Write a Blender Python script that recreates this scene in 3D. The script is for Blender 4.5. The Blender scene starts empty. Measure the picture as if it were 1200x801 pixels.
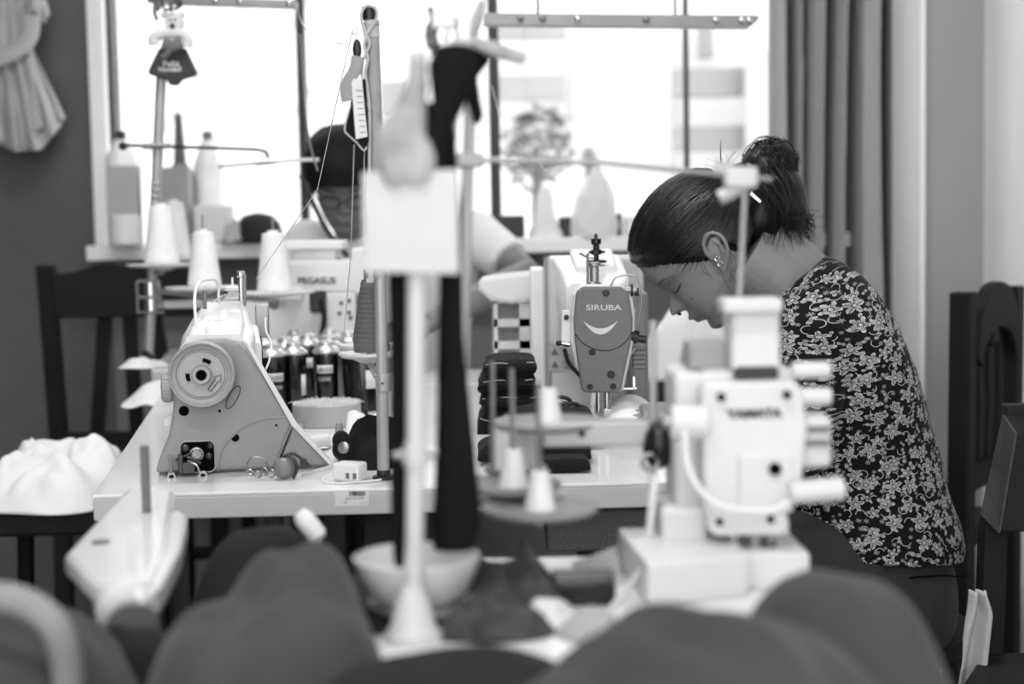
FILL_LAMP = 17; SKY = 2.9; SUN = 0.4; EXPO = 0.35
import bpy, bmesh, math, random
from mathutils import Vector, Matrix, noise, Quaternion
from mathutils.bvhtree import BVHTree
random.seed(7)
SC = bpy.context.scene
COL = SC.collection
V = Vector
PI = math.pi
F = 1666.7
CAM = V((0, 0, 1.04))
PITCH = math.radians(4.1)
ROLL = -math.radians(1.05)
RC = Matrix.Rotation(PI/2 - PITCH, 3, 'X') @ Matrix.Rotation(ROLL, 3, 'Z')

def P(px, py, D):
    """point of the place seen at photograph pixel (px, py), at distance D along world Y"""
    d = RC @ V(((px-600)/F, -(py-400.5)/F, -1.0))
    return CAM + d*(D/d.y)
def S(D): return D/F
def zof(py, D, px=600): return P(px, py, D).z

# ------------------------------------------------------------ materials
def lin(s):
    return s/12.92 if s <= .04045 else ((s+.055)/1.055)**2.4
MATS = {}
def M(name, g, rough=.5, metal=0.0, var=.06, vscale=20, bump=0.0, bscale=200, coat=0.0, spec=.5, trans=0.0, sss=0.0, sheen=0.0):
    if name in MATS: return MATS[name]
    m = bpy.data.materials.new(name); m.use_nodes = True
    nt = m.node_tree; N = nt.nodes; L = nt.links
    b = N['Principled BSDF']
    c = lin(g)
    tc = N.new('ShaderNodeTexCoord')
    nz = N.new('ShaderNodeTexNoise'); nz.inputs['Scale'].default_value = vscale; nz.inputs['Detail'].default_value = 4
    L.new(tc.outputs['Object'], nz.inputs['Vector'])
    mr = N.new('ShaderNodeMapRange')
    mr.inputs['From Min'].default_value = .3; mr.inputs['From Max'].default_value = .7
    mr.inputs['To Min'].default_value = c*(1-var); mr.inputs['To Max'].default_value = min(1, c*(1+var))
    L.new(nz.outputs['Fac'], mr.inputs['Value'])
    L.new(mr.outputs['Result'], b.inputs['Base Color'])
    b.inputs['Roughness'].default_value = rough
    b.inputs['Metallic'].default_value = metal
    b.inputs['Coat Weight'].default_value = coat
    b.inputs['Specular IOR Level'].default_value = spec
    b.inputs['Transmission Weight'].default_value = trans
    if sss:
        b.inputs['Subsurface Weight'].default_value = sss
        b.inputs['Subsurface Radius'].default_value = (.008, .008, .008)
    if sheen: b.inputs['Sheen Weight'].default_value = sheen
    if bump:
        n2 = N.new('ShaderNodeTexNoise'); n2.inputs['Scale'].default_value = bscale; n2.inputs['Detail'].default_value = 3
        L.new(tc.outputs['Object'], n2.inputs['Vector'])
        bp = N.new('ShaderNodeBump'); bp.inputs['Strength'].default_value = bump; bp.inputs['Distance'].default_value = .002
        L.new(n2.outputs['Fac'], bp.inputs['Height']); L.new(bp.outputs['Normal'], b.inputs['Normal'])
    MATS[name] = m
    return m

# ------------------------------------------------------------ mesh collector
def frame(d):
    d = d.normalized()
    a = V((0, 0, 1)) if abs(d.z) < .9 else V((1, 0, 0))
    x = d.cross(a).normalized(); y = d.cross(x).normalized()
    return x, y
class MB:
    def __init__(s): s.v = []; s.f = []
    def add(s, vs, fs):
        o = len(s.v); s.v += [V(a) for a in vs]; s.f += [tuple(i+o for i in f) for f in fs]; return s
    def box(s, c, size, rot=None):
        c = V(c); hx, hy, hz = [a/2 for a in size]
        pts = [V((x*hx, y*hy, z*hz)) for z in (-1, 1) for y in (-1, 1) for x in (-1, 1)]
        if rot is not None: pts = [rot @ p for p in pts]
        return s.add([c+p for p in pts], [(0,2,3,1),(4,5,7,6),(0,1,5,4),(2,6,7,3),(0,4,6,2),(1,3,7,5)])
    def ring_stack(s, rings, cap0=True, cap1=True, closed=True):
        n = len(rings[0]); vs = [p for r in rings for p in r]; fs = []
        for i in range(len(rings)-1):
            for j in range(n if closed else n-1):
                k = (j+1) % n
                fs.append((i*n+j, i*n+k, (i+1)*n+k, (i+1)*n+j))
        if cap0: fs.append(tuple(reversed(range(n))))
        if cap1: fs.append(tuple(range((len(rings)-1)*n, len(rings)*n)))
        return s.add(vs, fs)
    def tube(s, pts, r, seg=10, caps=True, flat=1.0, up=None):
        pts = [V(p) for p in pts]; n = len(pts)
        rr = r if isinstance(r, (list, tuple)) else [r]*n
        rings = []; x = None
        for i, p in enumerate(pts):
            d = (pts[min(i+1, n-1)]-pts[max(i-1, 0)])
            if d.length < 1e-9: d = V((0, 0, 1))
            d.normalize()
            if x is None:
                if up is not None: x = (V(up)-d*V(up).dot(d)).normalized()
                else: x, _ = frame(d)
            else:
                x = x-d*x.dot(d)
                if x.length < 1e-6: x, _ = frame(d)
                x.normalize()
            y = d.cross(x)
            rings.append([p+(x*math.cos(2*PI*k/seg)*flat+y*math.sin(2*PI*k/seg))*rr[i] for k in range(seg)])
        return s.ring_stack(rings, caps, caps)
    def cyl(s, p0, p1, r, r1=None, seg=20):
        return s.tube([p0, p1], [r, r if r1 is None else r1], seg)
    def lathe(s, o, prof, axis=(0, 0, 1), seg=32, cap=True):
        o = V(o); ax = V(axis).normalized(); x, y = frame(ax)
        rings = [[o+ax*h+(x*math.cos(2*PI*k/seg)+y*math.sin(2*PI*k/seg))*max(r, 1e-5) for k in range(seg)] for r, h in prof]
        return s.ring_stack(rings, cap, cap)
    def prism(s, poly, ext):
        poly = [V(p) for p in poly]; e = V(ext); n = len(poly)
        vs = poly+[p+e for p in poly]
        fs = [tuple(range(n)), tuple(reversed(range(n, 2*n)))]+[(i, i+n, (i+1) % n+n, (i+1) % n) for i in range(n)]
        return s.add(vs, fs)
    def ball(s, c, r, seg=20, rings=12, rot=None):
        c = V(c); r = (r, r, r) if not isinstance(r, (list, tuple)) else r
        rs = []
        for i in range(rings+1):
            t = PI*i/rings; t = min(max(t, .02), PI-.02)
            ring = []
            for k in range(seg):
                a = 2*PI*k/seg
                p = V((r[0]*math.sin(t)*math.cos(a), r[1]*math.sin(t)*math.sin(a), r[2]*math.cos(t)))
                if rot is not None: p = rot @ p
                ring.append(c+p)
            rs.append(ring)
        return s.ring_stack(rs)
    def grid(s, fn, nu, nv):
        vs = [fn(i/nu, j/nv) for j in range(nv+1) for i in range(nu+1)]
        fs = [(j*(nu+1)+i, j*(nu+1)+i+1, (j+1)*(nu+1)+i+1, (j+1)*(nu+1)+i) for j in range(nv) for i in range(nu)]
        return s.add(vs, fs)
    def torus(s, c, R, r, axis=(0, 0, 1), seg=32, rs=10, a0=0, a1=2*PI):
        c = V(c); x, y = frame(V(axis)); full = abs(a1-a0-2*PI) < 1e-6
        pts = [c+(x*math.cos(a0+(a1-a0)*i/seg)+y*math.sin(a0+(a1-a0)*i/seg))*R for i in range(seg+1)]
        return s.tube(pts, r, rs, caps=not full)
    def build(s, name, mat, parent=None, smooth=True, bevel=0, sub=0, solid=0, remesh=0, smoothit=0, origin=None, angle=35, label=None, fix=True):
        if parent is not None: o0 = WL[parent]
        elif origin is not None: o0 = V(origin)
        else:
            xs = [p.x for p in s.v]; ys = [p.y for p in s.v]; zs = [p.z for p in s.v]
            o0 = V(((min(xs)+max(xs))/2, (min(ys)+max(ys))/2, min(zs)))
        me = bpy.data.meshes.new(name)
        me.from_pydata([tuple(p-o0) for p in s.v], [], s.f)
        if fix:
            bm = bmesh.new(); bm.from_mesh(me); bmesh.ops.recalc_face_normals(bm, faces=bm.faces); bm.to_mesh(me); bm.free()
        me.materials.append(mat)
        if smooth:
            me.polygons.foreach_set('use_smooth', [True]*len(me.polygons))
            if not (sub or remesh): me.set_sharp_from_angle(angle=math.radians(angle))
        ob = bpy.data.objects.new(name, me); COL.objects.link(ob)
        WL[ob] = o0
        if parent is not None: ob.parent = parent
        else: ob.location = o0
        if solid:
            m = ob.modifiers.new('solid', 'SOLIDIFY'); m.thickness = solid; m.offset = 0
        if remesh:
            m = ob.modifiers.new('rm', 'REMESH'); m.mode = 'VOXEL'; m.voxel_size = remesh; m.use_smooth_shade = True
            if smoothit:
                m = ob.modifiers.new('sm', 'SMOOTH'); m.factor = .5; m.iterations = smoothit
        if bevel:
            m = ob.modifiers.new('bevel', 'BEVEL'); m.width = bevel; m.segments = 2; m.limit_method = 'ANGLE'; m.angle_limit = math.radians(40)
        if sub:
            m = ob.modifiers.new('sub', 'SUBSURF'); m.levels = sub; m.render_levels = sub
        if label: ob['label'] = label
        return ob
WL = {}
def tag(o, label, cat, group=None, kind=None):
    o['label'] = label; o['category'] = cat
    if group: o['group'] = group
    if kind: o['kind'] = kind
    return o
def struct(o): o['kind'] = 'structure'; return o
def thing(name, label, cat, loc, rotz=0, group=None):
    o = bpy.data.objects.new(name, None); COL.objects.link(o)
    o.location = loc; o.rotation_euler = (0, 0, rotz); o.empty_display_size = .02
    WL[o] = V((0, 0, 0)) if rotz is not None and isinstance(loc, tuple) and False else V(loc)
    tag(o, label, cat, group)
    return o
def local_thing(name, label, cat, loc, rotz=0, group=None):
    """thing whose parts are written in its own local coordinates"""
    o = thing(name, label, cat, loc, rotz, group); WL[o] = V((0, 0, 0)); return o
def copy_tree(o, loc=None, rotz=None, label=None, parent=None):
    c = o.copy(); COL.objects.link(c); WL[c] = WL[o]
    if parent is not None: c.parent = parent
    if loc is not None: c.location = loc
    if rotz is not None: c.rotation_euler = (0, 0, rotz)
    if label: c['label'] = label
    for ch in list(CH.get(o.name, [])) : copy_tree(ch, parent=c)
    return c
CH = {}
def index_children():
    CH.clear()
    for x in bpy.data.objects:
        if x.parent: CH.setdefault(x.parent.name, []).append(x)
def text_mb(txt, o, h, xdir=(1, 0, 0), zdir=(0, 0, 1), depth=.0006, wscale=1.0, width=None, bold=0.0):
    cu = bpy.data.curves.new('t', 'FONT'); cu.body = txt; cu.size = 1.0; cu.extrude = 0.0; cu.resolution_u = 3; cu.offset = bold
    ob = bpy.data.objects.new('t', cu); COL.objects.link(ob)
    dg = bpy.context.evaluated_depsgraph_get(); me = bpy.data.meshes.new_from_object(ob.evaluated_get(dg))
    vs = [v.co.copy() for v in me.vertices]; fs = [tuple(p.vertices) for p in me.polygons]
    bpy.data.objects.remove(ob); bpy.data.meshes.remove(me); bpy.data.curves.remove(cu)
    mb = MB()
    if not vs: return mb
    x0 = min(v.x for v in vs); x1 = max(v.x for v in vs); y0 = min(v.y for v in vs); y1 = max(v.y for v in vs)
    s = h/max(y1-y0, 1e-6); sx = (width/(x1-x0)) if width else s*wscale
    X = V(xdir).normalized(); Z = V(zdir).normalized(); Nn = X.cross(Z)  # towards the reader
    cx = (x0+x1)/2; cy = (y0+y1)/2
    o = V(o)
    mb.add([o+X*((v.x-cx)*sx)+Z*((v.y-cy)*s)+Nn*depth for v in vs], fs)
    return mb
def cat(points, n=8):
    """smooth catmull-rom through points"""
    p = [V(a) for a in points]; p = [p[0]*2-p[1]]+p+[p[-1]*2-p[-2]]; out = []
    for i in range(1, len(p)-2):
        for k in range(n):
            t = k/n; a, b, c, d = p[i-1], p[i], p[i+1], p[i+2]
            out.append(.5*((2*b)+(-a+c)*t+(2*a-5*b+4*c-d)*t*t+(-a+3*b-3*c+d)*t**3))
    out.append(p[-2]); return out
def itp(tab, x):
    if x <= tab[0][0]: return tab[0][1]
    for (a, b), (c, d) in zip(tab, tab[1:]):
        if x <= c:
            t = (x-a)/(c-a); t = t*t*(3-2*t)*.5+t*.5
            return b+(d-b)*t
    return tab[-1][1]
def rounded(x0, z0, x1, z1, r, n=4):
    """rounded rectangle as 2-D list"""
    out = []
    for cx, cz, a in ((x1-r, z1-r, 0), (x0+r, z1-r, 90), (x0+r, z0+r, 180), (x1-r, z0+r, 270)):
        for i in range(n+1):
            t = math.radians(a+90*i/n); out.append((cx+r*math.cos(t), cz+r*math.sin(t)))
    return out

# ------------------------------------------------------------ shared materials
m_white = M('white_enamel', .84, .28, var=.02, coat=.3)
m_whitem = M('white_plastic', .88, .45, var=.02)
m_cream = M('off_white_paint', .86, .4, var=.03)
m_greyp = M('machine_grey_enamel', .62, .38, var=.04, vscale=60)
m_greyd = M('face_plate_grey', .40, .42, var=.05, vscale=90, bump=.12, bscale=900)
m_dark = M('dark_gap', .02, .8, spec=.05)
m_black = M('black_plastic', .055, .35)
m_chrome = M('chrome', .85, .16, 1.0, var=.05)
m_steel = M('brushed_steel', .62, .35, .9, var=.08)
m_pole = M('pole_grey_metal', .66, .38, .35, var=.06)
m_polew = M('pole_pale_paint', .76, .4, .0, var=.04)
m_denim = M('black_denim', .085, .9, var=.25, vscale=120, bump=.5, bscale=900, sheen=.03, spec=.2)
m_bcloth = M('black_knit_cloth', .11, .95, var=.12, vscale=12, bump=.4, bscale=500, sheen=.05, spec=.1)
m_wood = M('dark_stained_wood', .075, .6, var=.3, vscale=14, coat=.0, spec=.25)
m_table = M('table_laminate', .90, .22, var=.02, vscale=8, coat=.3)
m_edge = M('table_edge_band', .73, .45, var=.03)
m_cone = M('white_thread', .92, .75, var=.04, vscale=60, bump=.3, bscale=600)
m_disc = M('pale_plastic_disc', .84, .45, var=.03)
m_wcloth = M('white_cloth', .90, .9, var=.05, vscale=10, bump=.3, bscale=300)
m_thread = M('thread_fibre', .8, .7)
# ============================================================ SETTING
WY = 4.0
X_R = P(1153, 200, 3.4).x
X_P = P(1081, 200, 3.4).x
zs = P(600, 279, WY-.15).z
ztop = 2.45; X_L = -1.9; H = 2.75; YB = -1.6
wx0 = P(124, 150, WY).x; wx1 = P(1040, 150, WY).x
m_floor = M('floor_tiles_grey', .42, .35, var=.2, vscale=3)
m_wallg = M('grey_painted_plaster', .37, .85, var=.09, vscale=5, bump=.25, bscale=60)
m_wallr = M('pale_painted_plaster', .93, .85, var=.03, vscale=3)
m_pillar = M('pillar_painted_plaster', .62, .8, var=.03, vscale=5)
m_under = M('wall_under_window_paint', .52, .8, var=.04, vscale=4)
m_ceil = M('ceiling_paint', .85, .9, var=.02)
struct(MB().box(((X_L+X_R)/2, 1.3, -.05), (X_R-X_L+.4, 6.0, .1)).build('floor', m_floor, smooth=False))
struct(MB().box(((X_L+X_R)/2, 1.3, H+.05), (X_R-X_L+.4, 6.0, .1)).build('ceiling', m_ceil, smooth=False))
struct(MB().box((X_R+.05, (YB+WY)/2, H/2), (.1, WY-YB, H)).build('wall_right', m_wallr, smooth=False))
struct(MB().box((X_L-.05, (YB+WY)/2, H/2), (.1, WY-YB, H)).build('wall_left', m_wallg, smooth=False))
b = MB()
b.box(((X_L+wx0)/2, WY+.08, H/2), (wx0-X_L, .16, H))
b.box(((wx1+X_R)/2, WY+.08, H/2), (X_R-wx1, .16, H))
b.box(((wx0+wx1)/2, WY+.08, (ztop+H)/2), (wx1-wx0, .16, H-ztop))
struct(b.build('wall_back', m_wallg, smooth=False))
struct(MB().box(((wx0+wx1)/2, WY+.08, zs/2-.02), (wx1-wx0, .16, zs-.04)).build('wall_back_lower', m_under, smooth=False))
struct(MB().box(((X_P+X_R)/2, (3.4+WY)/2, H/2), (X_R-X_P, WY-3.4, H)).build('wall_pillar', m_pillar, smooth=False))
m_trimw = M('white_gloss_trim', .95, .35, var=.02)
struct(MB().box((X_P-.005, (3.38+3.63)/2, H/2), (.012, .25, H)).build('pillar_lit_side', m_trimw, smooth=False))  # pillar side towards the window, its daylight painted in as white
# window sill
struct(MB().box(((wx0+wx1)/2, WY-.03, zs-.02), (wx1-wx0+.02, .34, .04)).build('trim_2', m_trimw, smooth=False, bevel=.004))
# window
m_bar = M('black_window_steel', .03, .4)
win = MB()
jw = .045
win.box((wx0-jw/2+.01, WY-.012, (zs+ztop)/2), (jw, .03, ztop-zs+.06)).box(((wx0+wx1)/2, WY-.012, ztop+.02), (wx1-wx0, .03, .045))
W = struct(win.build('window_1', m_trimw, smooth=False, bevel=.003))
for px, w in ((126, .014), (352, .024), (579, .030), (806, .013)):
    X = P(px, 120, WY).x
    MB().box((X, WY+.04, (zs+ztop)/2), (w, .03, ztop-zs)).build('window_bar', m_bar, W, smooth=False)
gm = bpy.data.materials.new('window_glass'); gm.use_nodes = True
nt = gm.node_tree; nt.nodes.clear()
o_ = nt.nodes.new('ShaderNodeOutputMaterial'); mx = nt.nodes.new('ShaderNodeMixShader'); tr = nt.nodes.new('ShaderNodeBsdfTransparent'); gl = nt.nodes.new('ShaderNodeBsdfGlossy')
gl.inputs['Roughness'].default_value = .05; tr.inputs['Color'].default_value = (.96, .96, .96, 1); mx.inputs['Fac'].default_value = .04
nt.links.new(tr.outputs[0], mx.inputs[1]); nt.links.new(gl.outputs[0], mx.inputs[2]); nt.links.new(mx.outputs[0], o_.inputs[0])
MB().box(((wx0+wx1)/2, WY+.05, (zs+ztop)/2), (wx1-wx0, .004, ztop-zs)).build('pane', gm, W, smooth=False)

# curtain
m_curt = M('woven_curtain_cloth', .66, .95, var=.07, vscale=200, bump=.3, bscale=900, sheen=.1)
CF = [(900, .0), (912, .02), (921, -.03), (924, -.07), (929, -.01), (934, .0), (938, -.05), (941, -.06), (946, .01), (956, .03), (962, -.02), (968, -.07), (975, -.08), (979, .0), (990, .02), (998, -.02), (1003, -.06), (1009, -.07), (1013, .02), (1030, .03), (1040, -.03), (1046, -.07), (1050, -.02), (1054, .0)]
def curt(u, v):
    px = 900+u*153
    w = math.sin(v*3+px*.05)*4*v
    d = itp(CF, px+w)
    p = P(px, 200, 3.74); z = .25+(2.5-.25)*(1-v)
    return V((p.x+(.02*math.sin(v*2.5+u*4))*(0 if u in (0, 1) else 1)*.6, 3.72-d*1.9-.01*math.sin(9*v), z))
c = MB().grid(curt, 150, 36).build('curtain', m_curt, solid=.002)
tag(c, 'grey curtain hanging in long folds at the end of the window, beside the pillar', 'curtain')

# overhead channel rails
m_rail = M('galvanised_rail', .50, .35, .5, var=.1)
def rail(x0, y0, x1, y1, D, hpx, label, dots, chamfer):
    a = P(x0, y0, D); bb = P(x1, y1, D); h = hpx*S(D)
    poly = [a, bb+V((-.02 if chamfer else 0, 0, -h)), a+V((0, 0, -h))]
    poly = [a, bb, bb+V((0, 0, -h*.35)), bb+V((-.02 if chamfer else 0, 0, -h)), a+V((0, 0, -h))]
    t = thing('overhead_rail', label, 'rail', (a+bb)/2-V((0, 0, h)))
    MB().prism(poly, (0, .03, 0)).build('channel', m_rail, t, smooth=False, bevel=.001)
    for d, bright in dots:
        p = a.lerp(bb, (d-x0)/(x1-x0))+V((0, -.001, -h*.45))
        MB().lathe(p, [(.007, 0), (.007, .004), (.004, .007), (.0005, .008)], (0, -1, 0), 14).build('rivet', m_chrome if bright else m_rail, t)
    for fx in ((x0*.8+x1*.2), (x0*.3+x1*.7)):
        p = a.lerp(bb, (fx-x0)/(x1-x0))
        MB().cyl(p+V((0, .015, 0)), V((p.x, p.y+.015, H)), .003, seg=8).build('hanger_rod', m_rail, t)
    return t
rail(566, 15, 889, 18, 2.9, 14, 'long grey metal rail with bright rivets hung across the window beside the curtain', [(610, 0), (636, 0), (677, 1), (757, 0), (839, 1), (869, 1), (878, 1)], True)
rail(175, -6, 347, 0, 3.1, 9, 'short dark metal rail above the teddy ornament at the top of the window', [(252, 1), (281, 1), (339, 1)], False)

# ------------------------------------------------------------ outside
m_fac = M('sunlit_render_wall', .79, .8, var=.06, vscale=.8)
m_facg = M('grey_render_wall', .50, .8, var=.12, vscale=1.2)
m_fac2 = M('weathered_panel', .69, .8, var=.1, vscale=1.5)
m_fac3 = M('grey_balcony_board', .66, .8, var=.1, vscale=3)
D = 9.0
bl = thing('building', 'pale sunlit building with grey balcony bands seen through the window', 'building', V((0, D, 0)))
MB().box((.5, D+.3, 2.5), (9, .4, 7)).build('wall', m_fac, bl, smooth=False)
def slab(x0, y0, x1, y1, mat, name, dd=0.0, th=.12):
    a = P(x0, y0, D-dd); c_ = P(x1, y1, D-dd)
    return MB().box(((a.x+c_.x)/2, D-dd+th/2, (a.z+c_.z)/2), (abs(c_.x-a.x), th, abs(a.z-c_.z))).build(name, mat, bl, smooth=False)
slab(670, 34, 788, 270, m_fac2, 'wall_panel', .0)
slab(790, 80, 960, 110, m_facg, 'balcony_front', .3)
slab(790, 148, 960, 174, m_facg, 'balcony_front', .3)
slab(875, 60, 960, 200, m_fac3, 'balcony_post', .45)
slab(820, 28, 836, 66, m_facg, 'shutter', .1)
slab(583, 88, 662, 116, m_facg, 'lintel', .2)
slab(583, 30, 664, 44, m_facg, 'lintel', .2)
slab(445, 95, 480, 135, m_facg, 'shutter', .1)
for i in range(5):
    a = P(150+i*70, 215, D-.5); c_ = P(330+i*70, -60, D-.5)
    MB().tube([a, c_], .02, 6).build('stair_rail', m_fac3, bl)
m_leaf = M('bush_leaf', .24, .7, var=.4, vscale=4)
def bush(name, label, px, py, D, r, seed):
    random.seed(seed); b = MB(); c0 = P(px, py, D)
    for i in range(420):
        q = V([random.gauss(0, .42) for _ in range(3)]); q.normalize(); q *= r*random.uniform(.5, 1.05)
        q.z *= 1.25
        rot = Quaternion((random.random(), random.random(), random.random(), random.random())).normalized().to_matrix()
        a = r*.2
        b.add([c0+q+rot@V(p) for p in ((-a, 0, 0), (0, -a*.4, a*.2), (a, 0, 0), (0, a*.4, -a*.1))], [(0, 1, 2, 3)])
    t = thing(name, label, 'bush', V((c0.x, c0.y, 0)))
    b.build('foliage', m_leaf, t, smooth=False, fix=False)
    MB().tube([V((c0.x, c0.y, 0)), c0], [.05, .02], 8).build('trunk', M('bark', .3, .9), t)
bush('bush', 'dark leafy bush outside, between two window bars above the sill', 628, 172, 7.0, .175, 3)
bush('bush', 'faint leafy shrub tips outside behind the upright bag on the sill', 690, 185, 7.6, .05, 5)
MB().box((0, 8.6, -.6), (14, 9, .1)).build('ground', M('pavement_outside', .75, .9), smooth=False)['kind'] = 'structure'

# garment hanging on the wall, left
m_gcl = M('beige_jersey', .70, .95, var=.08, vscale=8, bump=.4, bscale=500, sheen=.1)
b = MB()
def strip(top, bot, D, amp, n, depth, seed, w0=.5):
    """hanging cloth between top outline and bottom outline (lists of px)"""
    def fn(u, v):
        a = itp2(top, u); c_ = itp2(bot, u)
        px = a[0]+(c_[0]-a[0])*v; py = a[1]+(c_[1]-a[1])*v
        d = math.sin(u*PI*2*n+seed+1.5*v)*amp*(.5+.5*v)+noise.noise(V((u*4, v*3, seed)))*amp*1.2
        return P(px, py, D-depth*math.sin(PI*u)-d)
    return fn
def itp2(pl, u):
    k = u*(len(pl)-1); i = min(int(k), len(pl)-2); t = k-i
    return (pl[i][0]+(pl[i+1][0]-pl[i][0])*t, pl[i][1]+(pl[i+1][1]-pl[i][1])*t)
D = 3.93
b.grid(strip([(-60, -60), (0, -50), (20, -20), (31, 45)], [(-50, 165), (5, 166), (50, 150), (77, 138)], D, .028, 3, .05, 1), 50, 50)
b.grid(strip([(-60, 10), (0, 70), (18, 50), (32, 45)], [(-30, 160), (18, 178), (48, 176), (76, 142)], D-.03, .022, 4, .04, 4), 50, 40)
b.grid(strip([(18, -20), (30, -25), (45, -20), (52, -5)], [(20, 35), (40, 12), (52, 28), (58, 15)], D-.04, .01, 2, .03, 2), 20, 20)
def band(pts, D, w, rad):
    return [P(x, y, D) for x, y in pts]
b.tube(cat([P(38, 20, D-.07), P(34, 45, D-.09), P(15, 62, D-.1), (P(-20, 75, D-.1))], 8), .022, 12, flat=.5)
g = b.build('hanging_garment', m_gcl, solid=.003)
tag(g, 'crumpled beige garment hanging on the grey wall left of the window', 'garment')
MB().lathe(P(20, -30, WY), [(.02, 0), (.02, .01), (.008, .015), (.008, .10), (.016, .11), (.004, .118)], (0, -1, 0), 16).build('wall_hook', m_steel, None)
tag(bpy.data.objects['wall_hook'], 'metal wall hook carrying the crumpled beige garment', 'hook')
# ============================================================ TABLES
m_legm = M('dark_table_frame', .09, .5, .2)
ZT = .75
def table(name, label, poly, z=ZT, th=.031, legs=True, inset=.05, group=None):
    """poly: floor-plan corners FL, FR, BR, BL"""
    c = sum((V((x, y, 0)) for x, y in poly), V())/4
    t = thing(name, label, 'table', V((c.x, c.y, 0)))
    pts = [V((x, y, z-.004)) for x, y in poly]
    MB().prism([p-V((0, 0, th-.004)) for p in pts], (0, 0, th-.004)).build('edge_band', m_edge, t, smooth=False, bevel=.002)
    MB().prism(pts, (0, 0, .004)).build('table_top', m_table, t, smooth=False, bevel=.001)
    for x, y in poly:
        q = V((x, y, 0)).lerp(c, .12+inset)
        l = MB().box((q.x, q.y, (z-th)/2+.01), (.035, .035, z-th-.02)).build('leg', m_legm, t, smooth=False, bevel=.002)
        MB().cyl((q.x, q.y, 0), (q.x, q.y, .022), .024, seg=16).build('foot', m_black, l)
    a = [V((x, y, 0)).lerp(c, .12+inset) for x, y in poly]
    for i, j in ((0, 3), (1, 2)):
        for zz in (.12, z-th-.03):
            MB().tube([a[i]+V((0, 0, zz)), a[j]+V((0, 0, zz))], .016, 4).build('rail', m_legm, t, smooth=False)
    MB().tube([a[2]+V((0, 0, .3)), a[3]+V((0, 0, .3))], .016, 4).build('rail', m_legm, t, smooth=False)
    return t
T1 = table('sewing_table', 'white sewing table with a barcode sticker, under the machine with the large handwheel', [(-.496, 1.655), (-.122, 1.668), (-.335, 2.86), (-.705, 2.86)])
T2 = table('sewing_table', 'white sewing table where the woman in the floral blouse works', [(-.118, 1.668), (.30, 1.683), (.165, 2.86), (-.325, 2.86)])
T3 = table('sewing_table', 'small raised white table behind the handwheel machine, by the dark chair', [(-.735, 2.885), (-.475, 2.885), (-.50, 3.44), (-.83, 3.44)], z=.79)
T4 = table('sewing_table', 'white table under the machine lettered along its side, before the seated person with glasses', [(-.455, 2.885), (.48, 2.885), (.45, 3.20), (-.475, 3.20)])
T5 = table('sewing_table', 'white table under the blurred overlock machine close to the viewer', [(-.12, .45), (.235, .45), (.235, 1.285), (-.12, 1.285)], z=.75)
T6 = table('work_table', 'low dark table under the blurred tilted sewing machine and black cloth', [(-.62, .45), (-.14, .45), (-.14, 1.42), (-.62, 1.42)], z=.60)
for ch in T6.children:
    if ch.name.startswith(('edge_band', 'table_top')): ch.data.materials[0] = m_legm
# sticker on the edge of the first table
e0 = V((-.496, 1.655, 0)); e1 = V((-.122, 1.668, 0)); ex = (e1-e0).normalized(); en = V((ex.y, -ex.x, 0))
def on_edge(px, py):
    # intersect the pixel ray with the front plane of the table
    d = P(px, py, 1)-CAM; k = (e0-CAM).dot(en)/d.dot(en); return CAM+d*k
a, b_, c_, d_ = [on_edge(*q)+en*.0006 for q in ((392, 575), (432, 574), (432, 592), (393, 593))]
st = MB().prism([a, b_, c_, d_], -en*.0004).build('barcode_sticker', M('sticker_paper', .84, .5), T1, smooth=False)
st['label'] = 'small silvery barcode sticker on the table edge'
bb = MB(); x = 409.5; random.seed(2)
while x < 427.5:
    w = random.choice((.5, .8, 1.3))
    p0, p1, p2, p3 = [on_edge(*q)+en*.001 for q in ((x, 575), (x+w, 575), (x+w, 580.6), (x, 580.6))]
    bb.add([p0, p1, p2, p3], [(0, 1, 2, 3)]); x += w+random.choice((.4, .7))
bb.build('barcode', m_black, st, smooth=False)
px1 = .00099
text_mb('LCL-0137R', on_edge(415.5, 583.2)+en*.001, .0022, ex, width=.0215).build('sticker_number', m_black, st, smooth=False)
text_mb('TEX', on_edge(405, 588.3)+en*.001, .0022, ex, width=.004).build('sticker_mark', m_black, st, smooth=False)
text_mb('MAQUINAS', on_edge(426, 588.4)+en*.001, .0014, ex, width=.010).build('sticker_small_text', m_black, st, smooth=False)
# tray under table two
t = thing('under_table_tray', 'grey speckled metal tray fixed under the table of the woman in the floral blouse', 'tray', P(697, 645, 1.76))
m_speck = M('speckled_metal', .34, .6, .2, var=.55, vscale=500)
a, c_ = P(640, 598, 1.76), P(790, 644, 1.76)
MB().box(((a.x+c_.x)/2, 1.76+.15, (a.z+c_.z)/2), (c_.x-a.x, .3, a.z-c_.z)).build('tray_box', m_speck, t, smooth=False, bevel=.003)
MB().box(((a.x+c_.x)/2, 1.756, a.z+.006), (c_.x-a.x+.006, .02, .006)).build('tray_lip', m_legm, t, smooth=False)

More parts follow.
